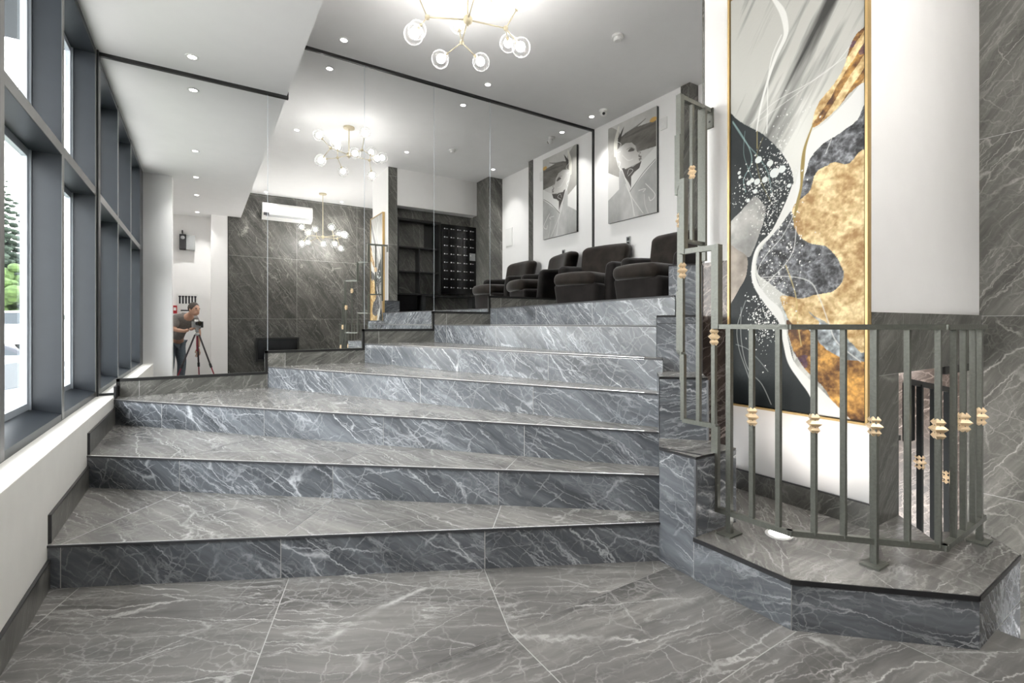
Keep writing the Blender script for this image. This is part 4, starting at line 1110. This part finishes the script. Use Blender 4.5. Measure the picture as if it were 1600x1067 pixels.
for (a, b, c, d) in ((Y0 + gp, Y0 + gp + t, Z0 - gp - t, Z1 + gp + t), (Y1 - gp - t, Y1 - gp, Z0 - gp - t, Z1 + gp + t), (Y1 - gp, Y0 + gp, Z0 - gp - t, Z0 - gp), (Y1 - gp, Y0 + gp, Z1 + gp, Z1 + gp + t)):
    m.box(fr0, fr1, a, b, c, d)
m.build('frame', 'framegold', r)
m = MB(); m.box(cvx + 0.001, XA - 0.004, Y1, Y0, Z0, Z1); m.box(XA - 0.012, XA - 0.003, Y1 - gp, Y0 + gp, Z0 - gp, Z1 + gp)
m.build('stretcher', 'black', r)

# portrait over the armchairs
Y0, Y1, Z0, Z1 = 4.773, 3.946, 2.545, 3.825
cv = Canvas(Y0 - Y1, Z1 - Z0, 220, 340); X_, Y_ = cv.x, cv.y
n1 = fbm(X_ * 5, Y_ * 3, 4, 5)[..., None]; n2 = fbm(X_ * 2 + Y_ * 6, Y_ * 9 - X_ * 4, 8, 5)[..., None]
cv.c[:] = np.array([196, 195, 192]) / 255 + (n1 - 0.5) * 0.2
B_ = {'lefthat':[(-0.009,0.977),(0.19,0.947),(0.273,0.852),(0.176,0.676),(0.245,0.56),(0.234,0.452),(-0.009,0.536)],'brim':[(0.204,0.84),(0.367,0.87),(0.615,0.886),(0.99,0.868),(0.99,0.622),(0.702,0.633),(0.627,0.641),(0.602,0.698),(0.512,0.749),(0.381,0.772),(0.286,0.759),(0.218,0.734)],'glow':[(0.232,0.964),(0.176,0.833),(0.162,0.692)],'gold':[(0.885,0.886),(0.927,0.885),(0.967,0.885)],'whitel':[(-0.009,0.538),(0.234,0.452),(0.245,0.327),(0.02,0.235),(-0.009,0.232)],'coat':[(-0.009,0.239),(0.245,0.327),(0.245,0.508),(0.314,0.509),(0.407,0.379),(0.486,0.278),(0.99,0.5),(0.99,-0.011),(-0.009,-0.007)],'collar':[(0.702,0.528),(0.99,0.625),(0.99,0.497),(0.497,0.295),(0.512,0.412),(0.615,0.458)],'neck':[(0.305,0.53),(0.421,0.523),(0.538,0.508),(0.707,0.53),(0.665,0.471),(0.564,0.448),(0.499,0.415),(0.502,0.295),(0.455,0.359),(0.367,0.436)],'face':[(0.286,0.707),(0.381,0.772),(0.512,0.754),(0.602,0.696),(0.622,0.645),(0.695,0.621),(0.653,0.599),(0.705,0.557),(0.66,0.546),(0.695,0.527),(0.538,0.518),(0.381,0.508),(0.281,0.579),(0.251,0.656)],'eye':[(0.434,0.679),(0.499,0.701),(0.571,0.667),(0.512,0.664)],'feather':[(0.218,0.857),(0.359,0.955),(0.286,0.849),(0.259,0.784),(0.226,0.797)],'lines':[([(0.594,0.7),(0.625,0.642),(0.692,0.62),(0.655,0.599),(0.7,0.561),(0.665,0.548),(0.69,0.528),(0.538,0.516),(0.381,0.508)],[0.007,0.007,0.007,0.007,0.007,0.007,0.007,0.007,0.007],[112,108,104],0.85),([(0.653,0.597),(0.705,0.577)],[0.012,0.012],[104,100,96],0.8),([(0.66,0.563),(0.7,0.553)],[0.014,0.014],[96,92,88],0.8),([(0.407,0.703),(0.499,0.706),(0.584,0.67)],[0.006,0.006,0.006],[100,96,92],0.8),([(0.974,0.503),(0.739,0.412),(0.473,0.267)],[0.008,0.008,0.008],[90,90,88],0.9),([(0.653,0.587),(0.702,0.565),(0.665,0.554)],[0.008,0.008,0.008],[110,106,102],0.9),([(0.176,0.833),(0.286,0.778),(0.176,0.716),(0.273,0.71)],[0.007,0.007,0.007,0.007],[236,236,232],0.9),([(0.176,0.676),(0.232,0.562),(0.314,0.509)],[0.008,0.008,0.008],[236,236,232],0.9),([(0.218,0.617),(0.273,0.594),(0.245,0.56)],[0.012,0.012,0.012],[236,236,232],0.8),([(0.314,0.509),(0.407,0.366),(0.512,0.174),(0.564,0.017)],[0.012,0.012,0.012,0.012],[236,236,232],0.7),([(0.381,0.358),(0.512,0.211),(0.739,0.02)],[0.01,0.01,0.01],[236,236,232],0.6),([(0.653,0.253),(0.788,0.251),(0.739,0.228)],[0.01,0.01,0.01],[236,236,232],0.6),([(0.788,0.3),(0.967,0.17),(0.885,0.122),(0.849,0.163)],[0.01,0.01,0.01,0.01],[236,236,232],0.7),([(0.764,0.2),(0.776,0.101),(0.837,0.008)],[0.008,0.008,0.008],[236,236,232],0.5),([(0.421,0.453),(0.46,0.497),(0.538,0.471),(0.439,0.431)],[0.006,0.006,0.006,0.006],[236,236,232],0.8),([(0.367,0.87),(0.615,0.892),(0.788,0.927)],[0.01,0.02,0.01],[90,88,84],0.6),([(0.381,0.829),(0.69,0.838),(0.974,0.842)],[0.01,0.03,0.02],[84,82,78],0.5),([(0.314,0.663),(0.434,0.59),(0.538,0.583)],[0.008,0.008,0.008],[236,236,232],0.5)]}
cv.poly(B_['lefthat'], np.array([150, 148, 143]) / 255 + (n1 - 0.5) * 0.22)
cv.poly(B_['brim'], np.array([112, 109, 104]) / 255 + (n2 - 0.5) * 0.3, smooth=False)
cv.stroke(B_['glow'], [0.03, 0.07, 0.05], [226, 224, 214], 0.8)
cv.stroke(B_['gold'], [0.03, 0.06, 0.05], [206, 160, 84], 0.85)
cv.poly(B_['whitel'], [224, 223, 220], smooth=False)
cv.poly(B_['coat'], np.array([172, 172, 170]) / 255 + (n1 - 0.5) * 0.28, smooth=False)
cv.poly(B_['collar'], [218, 218, 215], smooth=False)
cv.poly(B_['neck'], [78, 75, 72], smooth=False)
cv.poly(B_['face'], np.array([194, 192, 188]) / 255 + (n1 - 0.5) * 0.14, smooth=False)
cv.poly(B_['eye'], [92, 88, 84])
cv.poly(B_['feather'], [70, 68, 64], smooth=False)
for s_ in B_['lines']: cv.stroke(s_[0], s_[1], s_[2], s_[3])
r = empty('portrait_canvas', (4.66, (Y0 + Y1) / 2, Z0)); tag(r, 'grey portrait of a woman in a wide turban, above the armchairs', 'painting')
cv.build('canvas', r, attr_mat('portrait_paint', 0.55), lambda x, y: (np.full_like(x, 4.622), Y0 - x, Z0 + y))
m = MB(); m.box(4.623, 4.658, Y1, Y0, Z0, Z1); m.build('stretcher', 'steel', r)

# ------------------------------------------------------------------ photographer, tripod and camera (seen in the mirrors)
def skin_mesh(name, joints, edges, mat, parent, lev=2):
    me = bpy.data.meshes.new(name)
    me.from_pydata([j[:3] for j in joints], edges, [])
    o = bpy.data.objects.new(name, me); COL.objects.link(o); o.parent = parent
    k = o.modifiers.new('skin', 'SKIN'); k.use_smooth_shade = True
    for i, j in enumerate(joints):
        rr = j[3]; me.skin_vertices[0].data[i].radius = (rr, rr) if not isinstance(rr, tuple) else rr
    me.skin_vertices[0].data[0].use_root = True
    s = o.modifiers.new('sub', 'SUBSURF'); s.levels = lev; s.render_levels = lev
    me.materials.append(M[mat]); return o
ph = empty('person', (-0.42, -0.66, 0), math.radians(52)); tag(ph, 'person in grey shirt and jeans bent over behind the tripod camera', 'person')
# local: +x is where the person faces
hip = (0.0, 0, 0.92)
body = [(0.0, 0, 0.92, 0.12), (0.08, 0, 1.05, 0.115), (0.20, 0, 1.18, 0.125), (0.32, 0, 1.29, 0.12), (0.41, 0, 1.35, 0.06), (0.455, 0, 1.385, 0.055),
        (0.30, 0.17, 1.29, 0.06), (0.34, 0.24, 1.09, 0.042), (0.46, 0.14, 1.06, 0.033), (0.52, 0.10, 1.09, 0.03),
        (0.30, -0.17, 1.29, 0.06), (0.31, -0.25, 1.03, 0.042), (0.33, -0.22, 0.82, 0.033), (0.34, -0.21, 0.75, 0.03),
        (0.0, 0.09, 0.86, 0.09), (0.06, 0.11, 0.48, 0.058), (0.0, 0.12, 0.09, 0.038),
        (0.0, -0.09, 0.86, 0.09), (0.05, -0.12, 0.48, 0.058), (-0.02, -0.14, 0.09, 0.038)]
bed = [(0, 1), (1, 2), (2, 3), (3, 4), (4, 5), (3, 6), (6, 7), (7, 8), (8, 9), (3, 10), (10, 11), (11, 12), (12, 13), (0, 14), (14, 15), (15, 16), (0, 17), (17, 18), (18, 19)]
bo = skin_mesh('body', body, bed, 'skin', ph)
def headm(parent):
    m = MB(); c = Vector((0.52, 0, 1.455))
    m.sphere(c, 0.1, 20, 14, 0, (1.0, 0.76, 1.12))
    m.sphere(c + Vector((0.03, 0, -0.06)), 0.07, 14, 10, 0, (1.0, 0.78, 0.8))
    m.lathe([(0.016, 0), (0.004, 0.03)], (c.x + 0.092, 0, c.z - 0.02), 8, 0, 'X')
    for s in (-1, 1): m.sphere(c + Vector((-0.005, s * 0.078, -0.01)), 0.024, 10, 8, 0, (0.7, 0.35, 1.2))
    o = m.build('head', 'skin', parent, smooth=True, world=False)
    m = MB()
    for s in (-1, 1): m.sphere(c + Vector((0.088, s * 0.032, 0.012)), 0.011, 8, 6, 0)
    m.build('eye', 'ink', o, smooth=True, world=False)
    m = MB(); m.bar(c + Vector((0.092, -0.02, -0.062)), c + Vector((0.092, 0.02, -0.062)), 0.008); m.build('mouth', 'red', o, world=False)
    m = MB(); m.sphere(c + Vector((-0.016, 0, 0.026)), 0.104, 20, 12, 0, (0.98, 0.82, 1.02)); m.build('hair', 'hair', o, smooth=True, world=False)
headm(ph)
def hand(parent, wrist, dirv, side, curl):
    d = Vector(dirv).normalized(); s = d.cross(Vector((0, 0, 1))).normalized() * side; n = d.cross(s).normalized()
    w_ = Vector(wrist)
    for o_ in (0,):
        J = [(*w_, 0.026), (*(w_ + d * 0.05), (0.03)), (*(w_ + d * 0.09), 0.03)]
        skin_mesh('palm', J, [(0, 1), (1, 2)], 'skin', parent, 1)
    for i, (off, L) in enumerate(((-0.033, 0.062), (-0.011, 0.075), (0.011, 0.07), (0.033, 0.054))):
        b = w_ + d * 0.095 + s * off
        k1 = b + d * L * 0.45 + n * curl * 0.01; k2 = k1 + d * L * 0.35 + n * curl * 0.02; k3 = k2 + d * L * 0.25 + n * curl * 0.022
        skin_mesh('finger', [(*(b - d * 0.02), 0.0095), (*k1, 0.009), (*k2, 0.0085), (*k3, 0.007)], [(0, 1), (1, 2), (2, 3)], 'skin', parent, 1)
    b = w_ + d * 0.035 - s * 0.03
    skin_mesh('thumb', [(*b, 0.012), (*(b + d * 0.035 - s * 0.025), 0.0105), (*(b + d * 0.065 - s * 0.032), 0.009)], [(0, 1), (1, 2)], 'skin', parent, 1)
hand(bo, (0.34, -0.21, 0.75), (0.15, 0.0, -1.0), 1, 1.0)
hand(bo, (0.52, 0.10, 1.09), (1.0, -0.35, 0.25), -1, 1.6)
sh = [(0.02, 0, 0.90, 0.150), (0.08, 0, 1.05, 0.140), (0.20, 0, 1.18, 0.148), (0.32, 0, 1.295, 0.138), (0.39, 0, 1.34, 0.078),
      (0.30, 0.17, 1.29, 0.080), (0.335, 0.235, 1.12, 0.066), (0.30, -0.17, 1.29, 0.080), (0.31, -0.245, 1.07, 0.066)]
skin_mesh('shirt', sh, [(0, 1), (1, 2), (2, 3), (3, 4), (3, 5), (5, 6), (3, 7), (7, 8)], 'shirt', ph)
je = [(0.0, 0, 0.93, 0.150), (0.0, 0.09, 0.84, 0.112), (0.06, 0.11, 0.48, 0.078), (0.0, 0.12, 0.10, 0.062), (0.0, -0.09, 0.84, 0.112), (0.05, -0.12, 0.48, 0.078), (-0.02, -0.14, 0.10, 0.062)]
skin_mesh('jeans', je, [(0, 1), (1, 2), (2, 3), (0, 4), (4, 5), (5, 6)], 'jeans', ph)
for y, x in ((0.12, 0.0), (-0.14, -0.02)):
    m = MB(); m.rbox((x + 0.06, y, 0.045), (0.27, 0.095, 0.09), 0.04, 4); m.build('shoe', 'shoe', ph, smooth=True, world=False)

fw = Vector((math.sin(math.radians(32.81)), math.cos(math.radians(32.81)), 0)); sd = Vector((fw.y, -fw.x, 0)); UP = Vector((0, 0, 1))
tp = empty('tripod', (-0.055, -0.085, 0)); tag(tp, 'dark tripod with maroon tubes standing in the entry, holding the camera', 'tripod')
ap = Vector((-0.055, -0.085, 1.0))
m = MB(); m.tube([ap + UP * -0.30, ap + UP * 0.02], 0.014, 10); m.build('centre_column', 'maroon', tp)
m = MB(); m.tube([ap + UP * -0.02, ap + UP * 0.03], [0.042, 0.032], 14); m.sphere(ap + UP * 0.065, 0.03, 14, 10); m.tube([ap + UP * 0.08, ap + UP * 0.118], [0.02, 0.034], 14); m.bar(ap + UP * 0.075, ap + UP * 0.07 - fw * 0.06 + sd * 0.05, 0.012)
m.build('ball_head', 'greyplastic', tp, smooth=True)
for k, ang in enumerate((35, 155, 275)):
    a = Vector((math.cos(math.radians(ang)), math.sin(math.radians(ang)), 0))
    top = ap + a * 0.035; foot = ap + a * 0.42 - UP * 1.0; mid = top.lerp(foot, 0.55)
    m = MB(); m.tube([top, mid], 0.014, 10); lg = m.build('leg', 'cloth', tp)
    m = MB(); m.tube([mid.lerp(top, 0.04), foot + UP * 0.01], 0.0105, 10); m.build('lower_tube', 'maroon', lg)
    m = MB(); m.tube([mid.lerp(top, 0.06), mid.lerp(foot, 0.08)], 0.02, 10); m.build('lock_collar', 'darkplastic', lg)
    m = MB(); m.sphere(foot + UP * 0.012, 0.014, 8, 6); m.build('rubber_foot', 'black', lg)
cm = empty('photo_camera', (-0.055, -0.085, 1.12)); tag(cm, 'black and silver photo camera on the tripod, its lens towards the stair', 'camera')
c0 = Vector((0, 0, 1.2)) - fw * 0.12
def obar(a, b, wd, h, mat, name, par):
    m = MB(); m.bar(a, b, wd, h); return m.build(name, mat, par, bevel=0.004)
bd = obar(c0 - fw * 0.03 - UP * 0.02, c0 + fw * 0.02 - UP * 0.02, 0.14, 0.11, 'greyplastic', 'camera_body', cm)
obar(c0 - fw * 0.02 + UP * 0.05, c0 + fw * 0.02 + UP * 0.05, 0.05, 0.04, 'plastic', 'viewfinder', cm)
obar(c0 - fw * 0.03 + sd * 0.085 - UP * 0.02, c0 + fw * 0.035 + sd * 0.085 - UP * 0.02, 0.035, 0.11, 'darkplastic', 'grip', cm)
m = MB(); m.tube([c0 + fw * 0.018, c0 + fw * 0.05, c0 + fw * 0.051, c0 + fw * 0.085, c0 + fw * 0.095], [0.034, 0.034, 0.038, 0.038, 0.044], 20); m.build('lens', 'darkplastic', cm)
m = MB(); m.tube([c0 + fw * 0.0955, c0 + fw * 0.098], 0.034, 20); m.build('front_glass', 'blackgloss', cm)

# ------------------------------------------------------------------ outside the windows
GZ = -0.86
m = MB(); m.box(-60, -0.88, -6, 90, GZ - 0.3, GZ); struct(m.build('ground', 'asphalt'))
m = MB(); m.box(-1.7, -0.90, 1.0, 30, GZ + 0.002, GZ + 0.04); o = m.build('lawn_strip', 'grass'); o['kind'] = 'stuff'; tag(o, 'strip of short grass along the outside of the building', 'grass')
def car(loc, rz, paint, label, L=4.5, Wd=1.8, H=1.48, suv=False):
    r = empty('car', loc, rz); tag(r, label, 'car', 'parked cars outside the windows')
    k = H / 1.48
    prof = [(-2.2, 0.28), (-2.25, 0.62), (-2.15, 0.86), (-1.35, 0.96), (-0.55, 1.42), (0.9, 1.48), (1.75, 1.02 if not suv else 1.36), (2.2, 0.94), (2.25, 0.6), (2.2, 0.28)]
    m = MB(); n = len(prof)
    wid = lambda z: Wd / 2 * (1 if z < 0.98 else 1 - 0.30 * (z - 0.98) / 0.5)
    vs = [(x, -wid(z), z * k) for x, z in prof] + [(x, wid(z), z * k) for x, z in prof]
    m.mesh(vs, [list(range(n))[::-1], [n + i for i in range(n)]] + [[i, (i + 1) % n, n + (i + 1) % n, n + i] for i in range(n)])
    m.build('body', paint, r, world=False, bevel=0.06, seg=3)
    m = MB()
    for s in (-1, 1):
        q = [(-1.15, 0.99), (-0.52, 1.36), (0.82, 1.41), (1.5, 1.0)]
        pts = [(x, s * (wid(z) + 0.012), z * k) for x, z in q]
        m.mesh(pts, [[0, 1, 2, 3] if s < 0 else [3, 2, 1, 0]])
        m.mesh([(x, y - s * 0.02, z) for x, y, z in pts], [[3, 2, 1, 0] if s < 0 else [0, 1, 2, 3]])
    for (xa, za), (xb, zb), e in (((-1.3, 0.985), (-0.6, 1.4), -1), ((1.7, 1.06), (0.95, 1.45), 1)):
        nx = e * 0.02
        m.mesh([(xa + nx, -wid(za) * 0.9, za * k), (xa + nx, wid(za) * 0.9, za * k), (xb + nx, wid(zb) * 0.9, zb * k), (xb + nx, -wid(zb) * 0.9, zb * k)], [[0, 1, 2, 3] if e > 0 else [3, 2, 1, 0]])
    m.build('glass', 'carglass', r, world=False)
    for x in (-1.4, 1.35):
        for s in (-1, 1):
            m = MB(); m.lathe([(0.18, s * Wd / 2 - 0.1), (0.33, s * Wd / 2 - 0.1), (0.33, s * Wd / 2 + 0.02), (0.2, s * Wd / 2 + 0.03)], (x, 0, 0.33), 22, 0, 'Y')
            o = m.build('wheel', 'tyre', r, world=False)
            m = MB(); m.lathe([(0.2, s * Wd / 2 + 0.02), (0.2, s * Wd / 2 + 0.035), (0.05, s * Wd / 2 + 0.04)], (x, 0, 0.33), 16, 0, 'Y'); m.build('hubcap', 'greyplastic', o, world=False)
    m = MB()
    for s in (-1, 1): m.box(-2.26, -2.16, s * 0.75 - 0.14, s * 0.75 + 0.14, 0.66 * k, 0.78 * k)
    m.build('headlight', 'plastic', r, world=False)
    return r
car((-3.4, 11.6, GZ), math.radians(70), 'carsilver', 'silver parked car closest to the windows')
car((-5.6, 19.0, GZ), math.radians(20), 'cargrey', 'grey parked car behind the silver one')
car((-7.0, 27.5, GZ + 0.9), math.radians(35), 'carwhite', 'white parked car farthest out under the trees', suv=True, H=1.7)
m = MB(); m.box(-40, -2, 24, 85, GZ, GZ + 0.9); struct(m.build('ground_bank', 'asphalt'))
def conifer(loc, h, rad, label):
    r = empty('conifer_tree', loc); tag(r, label, 'tree')
    m = MB(); m.tube([(0, 0, 0), (0, 0, h * 0.95)], [0.22, 0.03], 8); m.build('trunk', 'bark', r, world=False)
    m = MB(); n = 26
    for i in range(n):
        z = h * (0.14 + 0.86 * i / n); rr = rad * (1 - i / n) ** 0.85 + 0.1
        for k in range(9):
            a = 2 * math.pi * (k + 0.5 * (i % 2)) / 9 + random.uniform(-.25, .25); L = rr * random.uniform(0.7, 1.12)
            d = Vector((math.cos(a), math.sin(a), 0)); t = Vector((-d.y, d.x, 0))
            tip = Vector((0, 0, z)) + d * L - UP * L * 0.28
            for f in (0.35, 0.65, 1.0):
                c = Vector((0, 0, z)).lerp(tip, f); q = L * 0.17
                m.sphere(c, q, 6, 4, 0, (1, 1, 0.55))
    m.build('foliage', 'needles', r, world=False); return r
def leafy(loc, h, rad, label, mat='leaf'):
    r = empty('leafy_tree', loc); tag(r, label, 'tree')
    m = MB(); m.tube([(0, 0, 0), (0.1, 0, h * 0.4), (0, 0, h * 0.6)], [0.18, 0.14, 0.08], 8); m.build('trunk', 'bark', r, world=False)
    m = MB()
    for i in range(130):
        d = Vector((random.gauss(0, 1), random.gauss(0, 1), random.gauss(0, 1))).normalized() * random.uniform(0.35, 1.0)
        m.sphere((d.x * rad, d.y * rad, h * 0.62 + d.z * h * 0.38), random.uniform(0.16, 0.34) * rad * 0.8, 7, 5, 0, (1, 1, 0.8))
    m.build('foliage', mat, r, world=False); return r
conifer((-10.9, 43, GZ + 0.9), 11.5, 2.9, 'tall dark conifer beyond the parked cars')
leafy((-8.6, 35, GZ + 0.9), 4.2, 1.7, 'bright green leafy tree below the conifer')
leafy((-17.5, 47, GZ + 0.9), 5.0, 3.0, 'darker broad tree behind the green one', 'needles')
m = MB(); m.box(-30, -4, 53, 54.2, GZ + 0.9, GZ + 2.6); 
o = m.build('hedge', 'needles', bevel=0.3); tag(o, 'clipped dark hedge along the far edge of the car park', 'hedge')
for i, dz in enumerate((0, 0.35)):
    pts = [(-30 + 3 * k, 24 + 0.6 * k, 13.2 + dz + 0.012 * (k - 6) ** 2 - 0.3 * k) for k in range(13)]
    m = MB(); m.tube(pts, 0.02, 6); o = m.build('power_cable', 'black'); tag(o, ('upper' if i else 'lower') + ' overhead cable crossing the sky outside', 'cable')
m = MB(); m.box(-2.4, -0.87, -2, 7, 4.15, 4.4); o = m.build('awning', 'alu'); tag(o, 'grey awning edge over the outside of the windows', 'awning')
